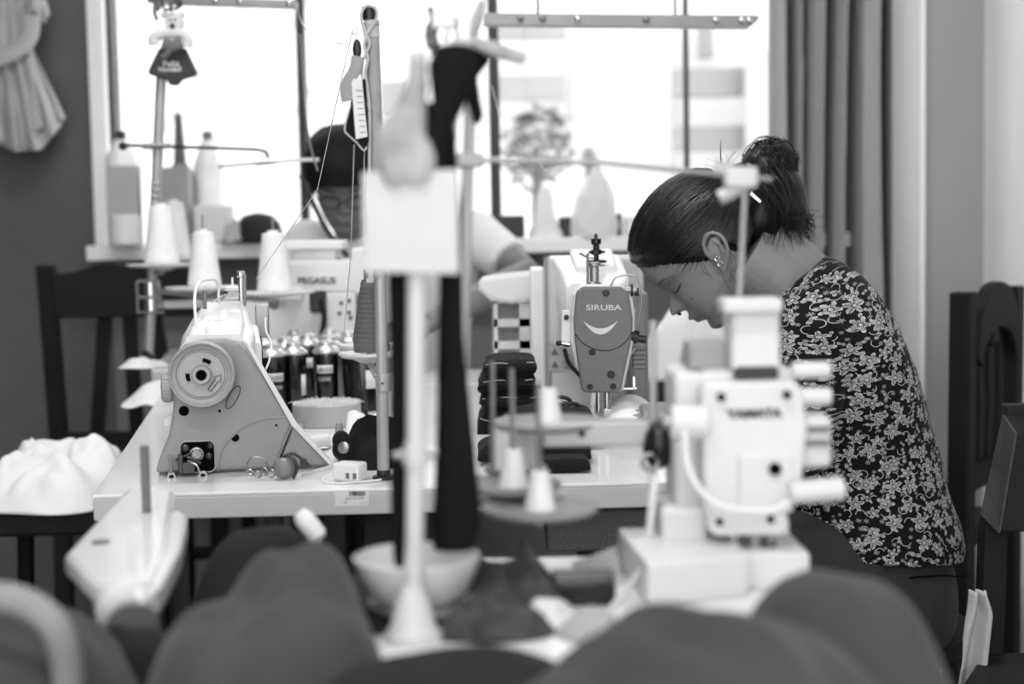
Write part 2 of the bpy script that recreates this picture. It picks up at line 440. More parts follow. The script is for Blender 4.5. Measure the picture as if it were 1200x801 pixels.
# ============================================================ CHAIRS
def dining_chair(name, label, loc, rotz, w=.42, hgt=1.0, arched=False, spl=4, dep=.42, splay=0, mat=None, lean=.06, pw_=.021):
    """local: seat front towards -y, backrest at +y"""
    mat = mat or m_wood
    t = local_thing(name, label, 'chair', loc, rotz)
    sz = .45
    MB().prism([V((x, y, sz-.03)) for x, y in ((-w/2, -dep/2), (w/2, -dep/2), (w/2-.015, dep/2), (-w/2+.015, dep/2))], (0, 0, .03)).build('seat', mat, t, smooth=False, bevel=.006)
    for sx in (-1, 1):
        x = sx*(w/2-.025)
        MB().box((x, -dep/2+.03, (sz-.03)/2), (.036, .036, sz-.03)).build('leg', mat, t, smooth=False, bevel=.004)
        pts = [V((x, dep/2-.01+lean*.6, 0)), V((x, dep/2-.01, sz)), V((x, dep/2-.01+lean, hgt))]
        b = MB()
        rings = [[p+V((sx_*pw_, sy_*(pw_-.004), 0)) for sx_, sy_ in ((-1, -1), (1, -1), (1, 1), (-1, 1))] for p in pts]
        b.ring_stack(rings).build('back_post', mat, t, smooth=False, bevel=.004)
        MB().box((x, 0, .2), (.02, dep-.06, .03)).build('side_stretcher', mat, t, smooth=False)
    yb = lambda z: dep/2-.01+lean*(z-sz)/(hgt-sz)
    iw = w/2-.045
    if arched:
        # arched crest rail
        outer = [V((iw*math.cos(PI-PI*i/16)*1.02, yb(hgt-.06), hgt-.13+.145*math.sin(PI*i/16)**.8)) for i in range(17)]
        inner = [V((iw*.8*math.cos(PI*i/16), yb(hgt-.06), hgt-.15+.075*math.sin(PI*i/16))) for i in range(17)]
        b = MB(); b.prism(outer+inner, (0, .026, 0)).build('crest_rail', mat, t, smooth=False, bevel=.004)
        MB().box((0, yb(hgt-.1)+.002, hgt-.075), (.05, .03, .075)).build('crest_ornament', mat, t, smooth=False, bevel=.008)
        top = hgt-.11
    else:
        n = 16
        up = [V((-iw+2*iw*i/n, yb(hgt-.03), hgt-.02+.018*math.sin(PI*i/n)+.006*math.sin(4*PI*i/n))) for i in range(n+1)]
        lo = [V((iw-2*iw*i/n, yb(hgt-.03), hgt-.13)) for i in range(n+1)]
        MB().prism(up+lo, (0, .024, 0)).build('crest_rail', mat, t, smooth=False, bevel=.004)
        top = hgt-.13
    bot = sz+.13
    MB().box((0, yb(bot)+.005, bot-.02), (2*iw, .022, .05)).build('lower_back_rail', mat, t, smooth=False, bevel=.003)
    for i in range(spl):
        u = (i+.5)/spl*2-1
        x0 = u*iw*(.62 if arched else .5); x1 = u*iw*(.75 if arched else .85)
        if splay: x0, x1 = x1, x0
        pts = [V((x0*(1-.0), yb(bot), bot)), V(((x0+x1)/2, yb((bot+top)/2)+.004, (bot+top)/2)), V((x1, yb(top), top+.02))]
        MB().ring_stack([[p+V((a*.017, b2*.006, 0)) for a, b2 in ((-1, -1), (1, -1), (1, 1), (-1, 1))] for p in pts]).build('back_slat', mat, t, smooth=False)
    return t
# left back: its back faces the viewer
c = P(133, 400, 3.45)
dining_chair('wooden_chair', 'dark wooden chair with splayed slats against the grey wall left of the window', (c.x+.035, 3.72, 0), PI, w=.44, hgt=1.0, spl=3, splay=1)
# right: wall chair with arched top
c = P(1172, 400, 2.75)
dining_chair('wooden_chair', 'dark wooden chair with an arched slatted back against the pale wall at the corner', (.80, 2.965, 0), math.radians(-125), w=.37, hgt=.925, arched=True, spl=3, dep=.4, lean=.004, pw_=.025)
# chair by the right edge, its slanted top plank coming towards the viewer
m_wood_lit = M('lit_brown_wood', .26, .5, var=.25, vscale=16, spec=.3)  # lighter wood tone that paints the light falling on the plank end
tw = local_thing('wooden_chair', 'dark wooden chair with a slanted top plank, nearest the viewer behind the floral blouse', 'chair', (0, 0, 0), 0)
q = [P(1176, 486, 1.95), P(1150, 602, 1.95), P(1164, 622, 1.95), P(1191, 506, 1.95)]
RX = V((.36, -.19, 0))
q = [P(1176, 486, 1.95), P(1150, 602, 1.95), P(1171, 624, 1.91), P(1191, 508, 1.91)]
RX = V((.36, -.02, 0))
MB().prism([p-V((.0015, 0, 0)) for p in q], V((.003, 0, 0))).build('lit_rail_end', m_wood_lit, tw, smooth=False, label='brown end of the plank in a painted lit tone')
MB().prism(q, RX).build('crest_rail', m_wood, tw, smooth=False, bevel=.003)
for off in (V((.0, 0, 0)), RX*.93):
    MB().ring_stack([[V((x+dx*.017, 1.965+dy*.016, z))+off for dx, dy in ((-1, -1), (1, -1), (1, 1), (-1, 1))] for x, z in ((.69, 0), (.662, .42), (.668, .62), (.70, .80))]).build('back_post', m_wood, tw, smooth=False, bevel=.003)
for f in (.2, .4, .6, .8):
    o_f = RX*f
    MB().ring_stack([[V((x+dx*.005, 1.97+dy*.016, z))+o_f for dx, dy in ((-1, -1), (1, -1), (1, 1), (-1, 1))] for x, z in ((.662, .44), (.666, .55), (.675, .68))]).build('back_slat', m_wood, tw, smooth=False)
sc4 = [V((.655, 1.965, .42)), V((.655, 1.965, .42))+RX*.96, V((.655, 1.965, .42))+RX*.96+V((-.18, -.34, 0)), V((.655, 1.965, .42))+V((-.18, -.34, 0))]
MB().prism(sc4, (0, 0, .03)).build('seat', m_wood, tw, smooth=False, bevel=.006)
for p in sc4[2:]:
    e = p.lerp((sc4[0]+sc4[1])/2, .08); MB().box((e.x, e.y, .21), (.036, .036, .42)).build('leg', m_wood, tw, smooth=False, bevel=.004)
# stool with white cloth, left
c = P(80, 600, 2.68)
t = thing('stool', 'dark square stool beneath the pile of white cloth at the left wall', 'stool', V((c.x, c.y, 0)))
zst = P(85, 572, 2.75).z
MB().box((c.x, c.y, zst-.025), (.30, .30, .05)).build('seat', m_wood, t, smooth=False, bevel=.008)
for sx in (-1, 1):
    for sy in (-1, 1):
        MB().tube([V((c.x+sx*.125, c.y+sy*.125, zst-.05)), V((c.x+sx*.15, c.y+sy*.15, 0))], [.018, .015], 8).build('leg', m_wood, t)
def lump(cx, cy, z0, rx, ry, h, seed, n=70, pw=2.4, fold=.35, fs=5.0, rim=.12, ang=0.0, ridge=1.0, soft=False):
    """heap of cloth on a level surface: heightfield with ridged folds, closed underneath"""
    b = MB(); ca, sa = math.cos(ang), math.sin(ang); rings = []
    nr = n//2
    for j in range(nr+1):
        r = j/nr; ring = []
        for i in range(n):
            a = 2*PI*i/n
            wob = 1+rim*noise.noise(V((math.cos(a)*1.6, math.sin(a)*1.6, seed)))*2
            rr = max(r, .001)*wob
            x = rr*math.cos(a)*rx; y = rr*math.sin(a)*ry
            q = V((x*fs, y*fs, seed*3.1))
            q = q+V((noise.noise(q*.6)*1.2, noise.noise(q*.6+V((9, 9, 9)))*1.2, 0))
            ri = 1/(1+(noise.noise(q)*4.0)**2)*1.6-.6
            ri2 = 1/(1+(noise.noise(q*2.1+V((5, 1, 2)))*4.0)**2)*1.6-.6
            if soft:
                ri = .5+.75*noise.noise(q*.8); ri2 = .5+.8*noise.noise(q*2.0+V((5, 1, 2)))
            z = h*(1-r**pw)*(1-fold+fold*(ri*.7*ridge+ri2*.3)+.12*noise.noise(q*.6))
            if r > .999: z = 0
            ring.append(V((cx+x*ca-y*sa, cy+x*sa+y*ca, z0+max(z, 0)+.001)))
        rings.append(ring)
    return b.ring_stack(list(reversed(rings)), True, True)
wc = lump(c.x, c.y-.02, zst, .165, .17, .15, 3, fold=.65, fs=19, pw=3.0, n=110, soft=True)
b = wc.build('white_cloth_pile', m_wcloth, angle=180); tag(b, 'crumpled pile of white cloth pieces on the dark stool at the left wall', 'cloth')
t2 = MB().grid(strip([(30, 545), (60, 560), (100, 575), (125, 560)], [(15, 572), (40, 583), (95, 590), (112, 570)], 2.57, .006, 3, .02, 8), 30, 12)
# ============================================================ MACHINE A (handwheel towards the viewer)
m_plateA = M('lightgrey_machine_enamel', .53, .4, var=.04, vscale=60)
DA = 1.80; kA = 1/(F/DA)
oA = P(287, 549, DA); oA.z = ZT
A = local_thing('sewing_machine', 'white and grey lockstitch machine with its large handwheel towards the viewer, on the sticker table', 'sewing machine', oA, math.radians(9))
def LA(px, py, y=0): return V(((px-287)*kA, y, (549-py)*kA))
body = [(184, 545), (188, 530), (201, 500), (207, 470), (206, 430), (209, 408), (222, 396), (244, 391), (268, 391), (284, 396), (292, 403), (314, 440), (336, 480), (343, 494), (321, 545)]
MB().prism([LA(*p) for p in body], (0, .07, 0)).build('end_housing', m_plateA, A, smooth=False, bevel=.004)
MB().prism([LA(*p, .004) for p in ((346, 496), (389, 545), (325, 545))], (0, .06, 0)).build('rear_cover', m_plateA, A, smooth=False, bevel=.003)
# bright bevel strip on the slope
MB().prism([LA(*p, -.002) for p in ((294, 400), (298, 398), (349, 492), (392, 544), (388, 546), (343, 495))], (0, .008, 0)).build('slope_edge', m_white, A, smooth=False, bevel=.001)
# arm
def sect(y, x0, x1, zb, zt, r=.012):
    return [V((x, y, z)) for x, z in rounded(x0, zb, x1, zt, r)]
MB().ring_stack([sect(.05, -.082, .012, .07, .168, .02), sect(.10, -.080, .016, .07, .178), sect(.30, -.078, .006, .085, .192), sect(.42, -.076, .0, .085, .197), sect(.47, -.070, -.006, .08, .19)]).build('arm', m_white, A, bevel=0)
MB().ring_stack([sect(.03, -.070, .0, .160, .176, .006), sect(.12, -.068, .002, .172, .188, .006), sect(.36, -.066, -.008, .190, .205, .006), sect(.385, -.062, -.012, .190, .202, .006)]).build('top_cover', m_white, A)
MB().box((-.033, .445, .06), (.075, .055, .12)).build('needle_head', m_white, A, bevel=.008)
MB().box((-.02, .09, .05), (.10, .09, .1)).build('pillar', m_greyp, A, bevel=.006)
MB().box((-.01, .25, .004), (.178, .47, .008)).build('bed', m_greyp, A, bevel=.002)
# right side panel with buttons
MB().ring_stack([sect(.09, .012, .024, .10, .160, .004), sect(.30, .004, .016, .105, .172, .004)]).build('side_panel', m_whitem, A)
for i in range(6):
    MB().box((.0235-.008*(.1+i*.028)/.3*1.0+.002, .12+i*.028, .142+(i % 2)*.012), (.004, .009, .009)).build('button', m_black, A, smooth=False)
MB().box((.022, .35, .175), (.02, .04, .05)).build('oil_sight_bracket', m_steel, A, bevel=.002)
# handwheel
hw = LA(242, 429, -.052)
R = 38*kA
W_ = MB().lathe(hw+V((0, .052, 0)), [(R*.9, 0), (R, .006), (R, .024), (R*.97, .030), (R*.94, .030), (R*.90, .026), (R*.78, .024), (R*.755, .020), (R*.70, .020), (R*.68, .0235), (R*.30, .0235), (R*.29, .031), (R*.26, .034), (R*.17, .034), (R*.16, .026), (.0001, .026)], (0, -1, 0), 64).build('handwheel', m_greyp, A, angle=50)
f0 = hw+V((0, .052-.0240, 0))
def slot(a, rr, ln):
    pts = []
    for t in [a-ln+2*ln*i/6 for i in range(7)]: pts.append(f0+V((math.cos(t)*rr, 0, math.sin(t)*rr)))
    return MB().tube(pts, .0026, 8).build('slot', m_dark, W_)
slot(math.radians(68), R*.44, .28); slot(math.radians(190), R*.42, .28)
MB().lathe(f0+V((0, -.004, 0)), [(R*.155, 0), (R*.155, .006)], (0, -1, 0), 24).build('hub_socket', m_dark, W_)
def arrow_pts():
    o = f0+V((R*.42, -.0008, -R*.22)); ux = V((.62, 0, .78)); uy = V((-.78, 0, .62))
    pl = [(-.014, -.0022), (.002, -.0022), (.002, -.0052), (.011, 0), (.002, .0052), (.002, .0022), (-.014, .0022)]
    return [o+ux*a+uy*b for a, b in pl]
ap = arrow_pts(); MB().tube(ap+[ap[0]], .0005, 6).build('rotation_arrow', m_dark, W_)
# stitch dial
d0 = LA(206, 447, .02)
b = MB(); nn = 36
b.lathe(d0, [(.016, 0), (.018, .002), (.018, .012), (.015, .014), (.008, .014)], (-1, 0, 0), 40)
dial = b.build('stitch_dial', m_greyp, A)
rb = MB()
for i in range(24):
    a = 2*PI*i/24; rb.box(d0+V((-.007, math.cos(a)*.018, math.sin(a)*.018)), (.009, .0018, .0018), Matrix.Rotation(a, 3, 'X'))
rb.build('knurling', m_greyp, dial, smooth=False)
MB().prism([LA(*p, .05) for p in ((190, 489), (204, 480), (206, 492), (194, 497))], (0, .03, 0)).build('reverse_lever_tab', m_whitem, A, smooth=False, bevel=.001)
def disc(px, py, r, name='screw_hole', mat=None, y=-.0008, parent=None, dep=.003):
    return MB().lathe(LA(px, py, y+dep), [(r*kA, 0), (r*kA, dep), (.0001, dep)], (0, -1, 0), 20).build(name, mat or m_dark, parent or A)
disc(219, 473, 6); disc(260, 474.5, 1.8); disc(277, 507, 4.6); disc(325, 494, 1.5, y=-.0012); disc(373, 527, 1.6, y=.003)
o = MB(); pts = [LA(276+10*math.cos(t)*.8+3*math.sin(t), 459-13*math.sin(t)*.9-6*math.cos(t), -.0006) for t in [2*PI*i/24 for i in range(25)]]
o.tube(pts, .0005, 6).build('oval_marking', m_dark, A)
pts = cat([LA(256, 545, -.0006), LA(262, 520, -.0006), LA(280, 500, -.0006), LA(305, 487, -.0006), LA(340, 484, -.0006)], 8)
MB().tube(pts, .0012, 6).build('cast_ridge', m_plateA, A)
# hook cavity
cv = [LA(213+x, 548-z, -.001) for x, z in rounded(0, 2, 40, 39, 7)]
cav = MB().prism(cv, (0, .004, 0)).build('hook_cavity', m_dark, A, smooth=False)
pts = cv+[cv[0]]
MB().tube(pts, .0009, 6).build('cavity_rim', m_greyp, cav)
g = LA(232, 524, -.002)
gear = MB().lathe(g, [(.0088, 0), (.0088, .004), (.0065, .005), (.0058, .004), (.003, .004), (.0025, .007), (.0001, .007)], (0, -1, 0), 28).build('hook_gear', m_steel, A)
for i in range(8):
    a = 2*PI*i/8; MB().lathe(g+V((math.cos(a)*.0062, -.0042, math.sin(a)*.0062)), [(.0010, 0), (.0010, .0008), (.0001, .0008)], (0, -1, 0), 8).build('gear_hole', m_dark, gear)
for px, py, r in ((219, 517, 4.5), (248, 515, 3.4), (246, 527, 3.6)):
    MB().lathe(LA(px, py, -.0012), [(r*kA, 0), (r*kA, .003), (r*kA*.6, .004), (r*kA*.5, .002), (.0001, .002)], (0, -1, 0), 16).build('linkage_bolt', M('oily_steel', .3, .3, .8), A)
mm = M('oily_steel', .3, .3, .8)
b = MB(); b.box(LA(223, 538, -.01), (.016, .018, .014)).box(LA(214, 534, -.008), (.006, .012, .024)).box(LA(229, 530, -.008), (.02, .008, .004), Matrix.Rotation(.5, 3, 'Y')).box(LA(217, 526, -.006), (.022, .006, .003), Matrix.Rotation(-.4, 3, 'Y'))
b.cyl(LA(212, 540, -.008), LA(226, 540, -.008), .006).build('hook_linkage', mm, A, bevel=.001)
for px in (203, 239):
    br = MB().prism([LA(px-6, 553, -.014), LA(px+6, 553, -.014), LA(px+6, 548, -.014), LA(px+3.5, 543, -.014), LA(px-3.5, 543, -.014), LA(px-6, 548, -.014)], (0, .012, 0)).build('hinge_bracket', m_steel, A, smooth=False, bevel=.001)
    MB().lathe(LA(px, 548.5, -.013), [(.003, 0), (.003, .003), (.0001, .003)], (0, -1, 0), 12).build('hinge_pin', m_dark, br)
b = MB(); pts = [LA(201, 522, -.012), LA(203, 530, -.014), LA(203, 542, -.014)]
b.tube(pts, .002, 8).build('lever', m_steel, A)
MB().tube(cat([LA(222, 530, -.016), LA(232, 534, -.02), LA(236, 544, -.018)], 6), .0012, 8).build('spring', m_chrome, A)
MB().box(LA(260, 551.5, -.012), (.15, .03, .005)).build('base_shadow_strip', m_dark, A, smooth=False)  # dark strip painted as the shadow along the machine base
# top fittings (far up on the arm)
def LT(px, py, y):
    """local point at photo pixel px,py for local depth y on machine A"""
    w = oA.y+y*math.cos(math.radians(9)); q = P(px, py, w)
    for _ in range(3):
        l = Matrix.Rotation(-math.radians(9), 3, 'Z') @ (q-oA); w += (y-l.y)*.95; q = P(px, py, w)
    return Matrix.Rotation(-math.radians(9), 3, 'Z') @ (q-oA)
MB().tube(cat([LT(230, 382, .10), LT(228, 350, .12), LT(232, 333, .15), LT(240, 328, .2), LT(252, 328, .25), LT(256, 336, .27), LT(256, 356, .27)], 6), .0022, 8).build('thread_guide_loop', m_whitem, A)
MB().tube([LT(240, 362, .15), LT(240, 340, .15)], .0028, 10).build('thread_pin', m_steel, A)
tt = LT(273, 350, .32)
tp = MB().lathe(tt, [(.012, 0), (.012, .003), (.007, .005), (.007, .011), (.013, .013), (.013, .017), (.005, .019), (.002, .02), (.0015, .032)], (0, 0, 1), 24).build('thread_tension', m_whitem, A)
cp = LT(283, 342, .30)
MB().lathe(LT(283, 352, .30), [(.004, 0), (.004, .034), (.0065, .036), (.0065, .042), (.003, .044)], (0, 0, 1), 16).build('thread_post', m_chrome, A)
MB().tube([LT(287, 358, .26), LT(287, 321, .26)], .0022, 10).build('presser_rod', m_steel, A)
MB().tube([LT(247, 355, .2), LT(262, 346, .3), LT(275, 344, .31)], .0012, 8).build('thread_spring', m_chrome, A)
MB().tube(cat([LT(311, 372, .3), LT(312, 388, .28), LT(318, 402, .26), LT(316, 420, .2), LT(312, 432, .16)], 6), .0014, 8).build('cable', m_whitem, A)
lg = LT(245, 376, .12)
text_mb('JUKI', V((-.034, .115, .1885)), .006, (1, .05, 0), (0, 1, .1), width=.028, depth=.0009).build('maker_mark', m_dark, A, smooth=False)

# ============================================================ MACHINE B (needle head towards the viewer)
DB = 2.10; kB = DB/F
oB = P(707, 505, DB); oB.z = ZT; TB = math.radians(0)
B = local_thing('sewing_machine', 'white lockstitch machine with a grey face plate lettered above a crescent, facing the woman', 'sewing machine', oB, TB)
zoB = (P(707, 400, DB).z-ZT)
def LB(px, py, y=0):
    q = P(px, py, DB); return V((q.x-oB.x, y, q.z-ZT))
fp = [(675, 341), (683, 335.5), (727, 335.5), (736, 342), (741, 374), (740, 392), (727, 456), (723, 459), (685, 459), (681, 455), (673.5, 400), (672, 374)]
fpm = MB().prism([LB(*p, -.012) for p in fp], (0, .014, 0)).build('face_plate', m_greyd, B, smooth=False, bevel=.003)
text_mb('SIRUBA', LB(707, 359.5, -.0125), .0082, (1, 0, -.02), width=.052, bold=.01).build('face_lettering', M('letter_grey', .80, .5), fpm, smooth=False)
cr = []
for i in range(17):
    t = -1+2*i/16; cr.append(LB(703+t*20, 377+9*(1-t*t)-2.0, -.0128))
for i in range(17):
    t = 1-2*i/16; cr.append(LB(703+t*20, 377+16*(1-t*t)-2.0, -.0128))
MB().prism(cr, (0, .0006, 0)).build('crescent_logo', M('letter_grey', .80, .5), fpm, smooth=False)
MB().tube(cat([LB(673, 390, -.0124), LB(684, 402, -.0124), LB(700, 409, -.0124), LB(716, 409, -.0124), LB(731, 401, -.0124), LB(740, 388, -.0124)], 8), .0006, 6).build('plate_groove', m_dark, fpm)
for px, py, r in ((709.5, 342.5, 4), (693.5, 411.5, 3.6), (715.5, 437.5, 4.4), (691, 452, 3.4), (718, 451.5, 3.4)):
    sc_ = MB().lathe(LB(px, py, -.0118), [(r*kB, 0), (r*kB, .003), (r*kB*.8, .0042), (r*kB*.4, .0042), (r*kB*.35, .002), (.0001, .002)], (0, -1, 0), 18).build('face_screw', m_black, fpm)
# head body
hb = [(672, 345), (683, 333), (728, 333), (741, 341), (745, 372), (744, 396), (731, 459), (681, 459), (668, 400)]
MB().prism([LB(*p, .002) for p in hb], (0, .09, 0)).build('head_housing', m_white, B, smooth=False, bevel=.005)
def sB(y, x0, x1, zb, zt, r=.014): return [V((x, y, z)) for x, z in rounded(x0, zb, x1, zt, r)]
MB().ring_stack([sB(.06, -.050, .046, .11, .222), sB(.12, -.052, .052, .115, .236), sB(.34, -.060, .058, .12, .262), sB(.36, -.075, .062, .10, .262)]).build('arm', m_white, B)
MB().ring_stack([sB(.14, -.030, .035, .232, .246, .006), sB(.32, -.032, .040, .255, .272, .006)]).build('top_cover', m_whitem, B)
MB().box((.014, .42, .13), (.165, .13, .26)).build('column', m_white, B, bevel=.008)
MB().box((.080, .35, .10), (.03, .16, .20)).build('column_side', m_greyp, B, bevel=.006)
MB().box((-.086, .40, .122), (.028, .10, .240)).build('motor_box', m_whitem, B, bevel=.005)
MB().box((.0, .24, .004), (.178, .5, .008)).build('bed', m_white, B, bevel=.002)
MB().box((.0, .0, .009), (.03, .05, .002)).build('needle_plate', m_chrome, B, smooth=False)
wl = MB().box((-.045, .352, .085), (.055, .002, .045)).build('warning_label', M('label_grey', .72, .5), B, smooth=False)
for zz in (.096, .074):
    c0 = V((-.060, .3505, zz)); MB().prism([c0+V((-.007, 0, -.006)), c0+V((.007, 0, -.006)), c0+V((0, 0, .007))], (0, .0006, 0)).build('warning_triangle', m_greyd, wl, smooth=False)
    for k in range(3): MB().box(c0+V((.026, 0, .004-k*.005)), (.024, .0006, .0015)).build('warning_text', m_greyd, wl, smooth=False)
# top post
MB().lathe(LB(697.5, 337, .02), [(.0105, 0), (.0105, .006), (.008, .008), (.0068, .009), (.0068, .030), (.0095, .032), (.0095, .036), (.004, .038)], (0, 0, 1), 20).build('presser_post', m_steel, B)
MB().tube([LB(689.5, 334, .018), LB(689.5, 297, .018)], .002, 8).build('thread_pin', m_steel, B)
MB().tube(cat([LB(681, 297, .03), LB(690, 302, .018), LB(697, 302, .018)], 4), .0016, 8).build('thread_guide', m_chrome, B)
kk = LB(706, 305, .15)
b = MB().lathe(kk, [(.016, -.006), (.016, -.002), (.004, 0), (.004, .006), (.009, .008), (.009, .014), (.005, .016), (.005, .022), (.008, .024), (.008, .032), (.003, .033), (.002, .04)], (0, 0, 1), 16)
b.cyl(kk+V((-.012, 0, .011)), kk+V((.014, 0, .011)), .002).build('tension_knob', m_black, B)
# take up side: wire loop, knobs
MB().tube(cat([LB(715, 336, .0), LB(722, 325, .0), LB(738, 322, -.003), (LB(747, 327, -.005)), LB(751, 345, -.006), LB(750, 362, -.006), LB(747, 378, -.006)], 6), .0012, 8).build('take_up_wire', m_steel, B)
def rod(a, b_, r, name, mat, seg=14): return MB().cyl(a, b_, r, seg=seg).build(name, mat, B)
rod(LB(732, 340, .006), LB(746, 340, .006), .006, 'tension_stud', m_steel)
rod(LB(739, 340, .006), LB(742, 340, .006), .0095, 'tension_disc', m_black)
rod(LB(744, 342, .006), LB(749, 342, .006), .0062, 'tension_nut', m_black)
MB().prism([LB(733, 348, .012), LB(738, 346, .012), LB(747, 366, .012), LB(741, 368, .012)], (0, .004, 0)).build('thread_bracket', m_steel, B, smooth=False, bevel=.0006)
rod(LB(736, 392, .01), LB(748, 396, .01), .010, 'lower_tension', m_black)
rod(LB(742, 396, .01), LB(758, 398, .01), .006, 'lower_tension_knob', m_black)
MB().tube([LB(745, 408, .01), LB(741, 415, .01)], .002, 8).build('check_spring', m_steel, B)
b = MB()
for i in range(5): b.box(LB(751, 409+i*5.5, .03), (.019, .02, .0058))
b.box(LB(751, 421, .033), (.016, .018, .034)).build('solenoid_block', m_greyd, B, smooth=False, bevel=.0008)
MB().box(LB(738, 455, .004), (.02, .01, .0025)).box(LB(743, 448, .004), (.003, .01, .018)).build('thread_cutter_arm', m_chrome, B, smooth=False)
# left lever
MB().prism([LB(659, 364, .01), LB(668, 364, .01), LB(669, 385, .01), LB(668, 405, .01), LB(658, 405, .01)], (0, .01, 0)).build('side_bracket', m_whitem, B, smooth=False, bevel=.001)
MB().lathe(LB(664, 372, .009), [(.004, 0), (.004, .003), (.0001, .003)], (0, -1, 0), 14).build('bracket_screw', m_black, B)
rod(LB(653, 402, .008), LB(668, 404, .008), .0045, 'lever_pivot', m_chrome)
MB().ball(LB(655, 402, .004), .0045).build('pivot_ball', m_black, B)
MB().tube(cat([LB(662, 409, .008), LB(666, 424, .006), LB(674, 434, .004), LB(682, 442, .0)], 6), .003, 8).build('lever_cable', m_black, B)
# needle bar and foot
MB().tube([LB(701, 459, .0), LB(701, 482, .0)], .0032, 12).build('needle_bar', m_chrome, B)
MB().tube([LB(711, 459, .006), LB(711, 478, .006)], .0045, 12).build('presser_bar', m_chrome, B)
MB().box(LB(712, 483, .004), (.012, .014, .012)).box(LB(705, 493, -.004), (.016, .03, .0025)).box(LB(708, 489, .0), (.004, .008, .012)).build('presser_foot', m_chrome, B, bevel=.0008)
MB().tube([LB(701, 482, .0), LB(702, 495, .0)], [.001, .0005], 8).build('needle', m_chrome, B)
MB().prism([LB(693, 460, -.002), LB(698, 460, -.002), LB(696, 482, -.002), LB(698, 492, -.002), LB(691, 492, -.002)], (0, .002, 0)).build('finger_guard', m_chrome, B, smooth=False)
MB().tube([LB(719, 459, .002), LB(716, 474, .0), LB(714, 484, .0)], .001, 6).build('guard_wire', m_chrome, B)

# ============================================================ MACHINE C behind, white rounded motor cover on the left
DC = 2.62
c0 = P(598, 380, DC)
Cc = thing('sewing_machine', 'white machine with a long rounded end, partly hidden behind the crescent machine', 'sewing machine', V((c0.x, c0.y, ZT)))
b = MB(); pl = [(559, 330), (566, 325), (590, 321), (622, 318), (660, 312), (660, 345), (640, 352), (600, 356), (575, 352), (561, 340)]
b.prism([P(x, y, DC) for x, y in pl], (0, .12, 0)).build('arm', m_white, Cc, smooth=False, bevel=.008)
m_greyplast = M('grey_plastic', .58, .5)  # even grey plastic for the rear column
fr = MB()
for (x0, y0, x1, y1) in ((578, 348, 584, 420), (608, 348, 622, 425), (578, 374, 640, 382), (578, 400, 640, 408), (578, 348, 640, 354), (634, 348, 642, 425)):
    a = P(x0, y0, DC+.02); c_ = P(x1, y1, DC+.02); fr.box(((a.x+c_.x)/2, DC+.03, (a.z+c_.z)/2), (c_.x-a.x, .014, a.z-c_.z))
fr.build('frame_grid', m_white, Cc, smooth=False)
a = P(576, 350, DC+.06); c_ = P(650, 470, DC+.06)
MB().box(((a.x+c_.x)/2, DC+.09, (a.z+ZT)/2), (c_.x-a.x, .05, a.z-ZT)).build('rear_column', m_greyplast, Cc, smooth=False)

# ============================================================ MACHINE D lettered PEGASUS
DD = 2.98
def PD(x, y, dy=0): return P(x, y, DD+dy)
c0 = PD(390, 390)
Dm = thing('sewing_machine', 'white boxy machine lettered along its side, behind the dark bottles', 'sewing machine', V((c0.x, c0.y+.05, ZT)))
def pbox(x0, y0, x1, y1, D, th, name, mat, par, bev=.004):
    a = P(x0, y0, D); c_ = P(x1, y1, D)
    return MB().box(((a.x+c_.x)/2, D+th/2, (a.z+c_.z)/2), (abs(c_.x-a.x), th, abs(a.z-c_.z))).build(name, mat, par, smooth=False, bevel=bev)
up_ = pbox(336, 305, 418, 344, DD, .14, 'upper_housing', m_white, Dm, .008)
text_mb('PEGASUS', PD(371.5, 328.5)+V((0, -.0015, 0)), 8*S(DD), (1, 0, -.01), width=44*S(DD), bold=.02).build('side_lettering', m_dark, up_, smooth=False)
pbox(322, 282, 402, 292, DD+.02, .1, 'top_tray', m_whitem, Dm, .004)
pbox(340, 290, 395, 306, DD+.03, .09, 'top_block', m_white, Dm, .01)
pbox(300, 344, 420, 428, DD, .15, 'lower_housing', m_white, Dm, .006)
a = PD(300, 428)
MB().box((c0.x-.01, DD+.09, (a.z+ZT)/2+.01), (.24, .2, max(a.z-ZT, .02)+.02)).build('base', m_greyp, Dm, smooth=False)
pbox(362, 341, 382, 366, DD-.02, .02, 'lever_block', m_black, Dm)
MB().tube(cat([PD(377, 350, -.02), PD(380, 375, -.02), PD(374, 400, -.015)], 5), [.008]*11, 8).build('lever_arm', m_black, Dm) if False else MB().tube(cat([PD(377, 350, -.02), PD(380, 375, -.02), PD(374, 405, -.015)], 5), .006, 8).build('lever_arm', m_black, Dm)
for px, py in ((400, 355), (409, 352), (409, 366), (411, 372), (398, 367)):
    MB().lathe(PD(px, py), [(.004, 0), (.004, .003), (.0001, .003)], (0, -1, 0), 12).build('housing_screw', m_dark, Dm)
pbox(325, 338, 352, 352, DD-.04, .05, 'thread_plate', m_whitem, Dm, .004)
b = MB().lathe(PD(322, 356, -.03), [(.010, 0), (.012, .01), (.006, .02)], (0, -1, 0), 14).build('thread_knob', m_greyd, Dm)
pbox(410, 290, 440, 345, DD+.0, .1, 'head_block', m_white, Dm, .006)
pbox(418, 345, 440, 400, DD-.01, .08, 'needle_block', M('mid_grey_enamel', .4, .5), Dm, .004)  # needle block in plain mid-grey enamel
# a further white machine body left of it
De = thing('sewing_machine', 'low white machine body between the two front thread cones, at the grey wall', 'sewing machine', V((P(275, 340, 3.12).x, 3.12, ZT)))
pbox(256, 348, 318, 398, 3.05, .12, 'body', m_white, De, .01)
pbox(262, 398, 314, 430, 3.06, .1, 'base', m_greyp, De, .004)
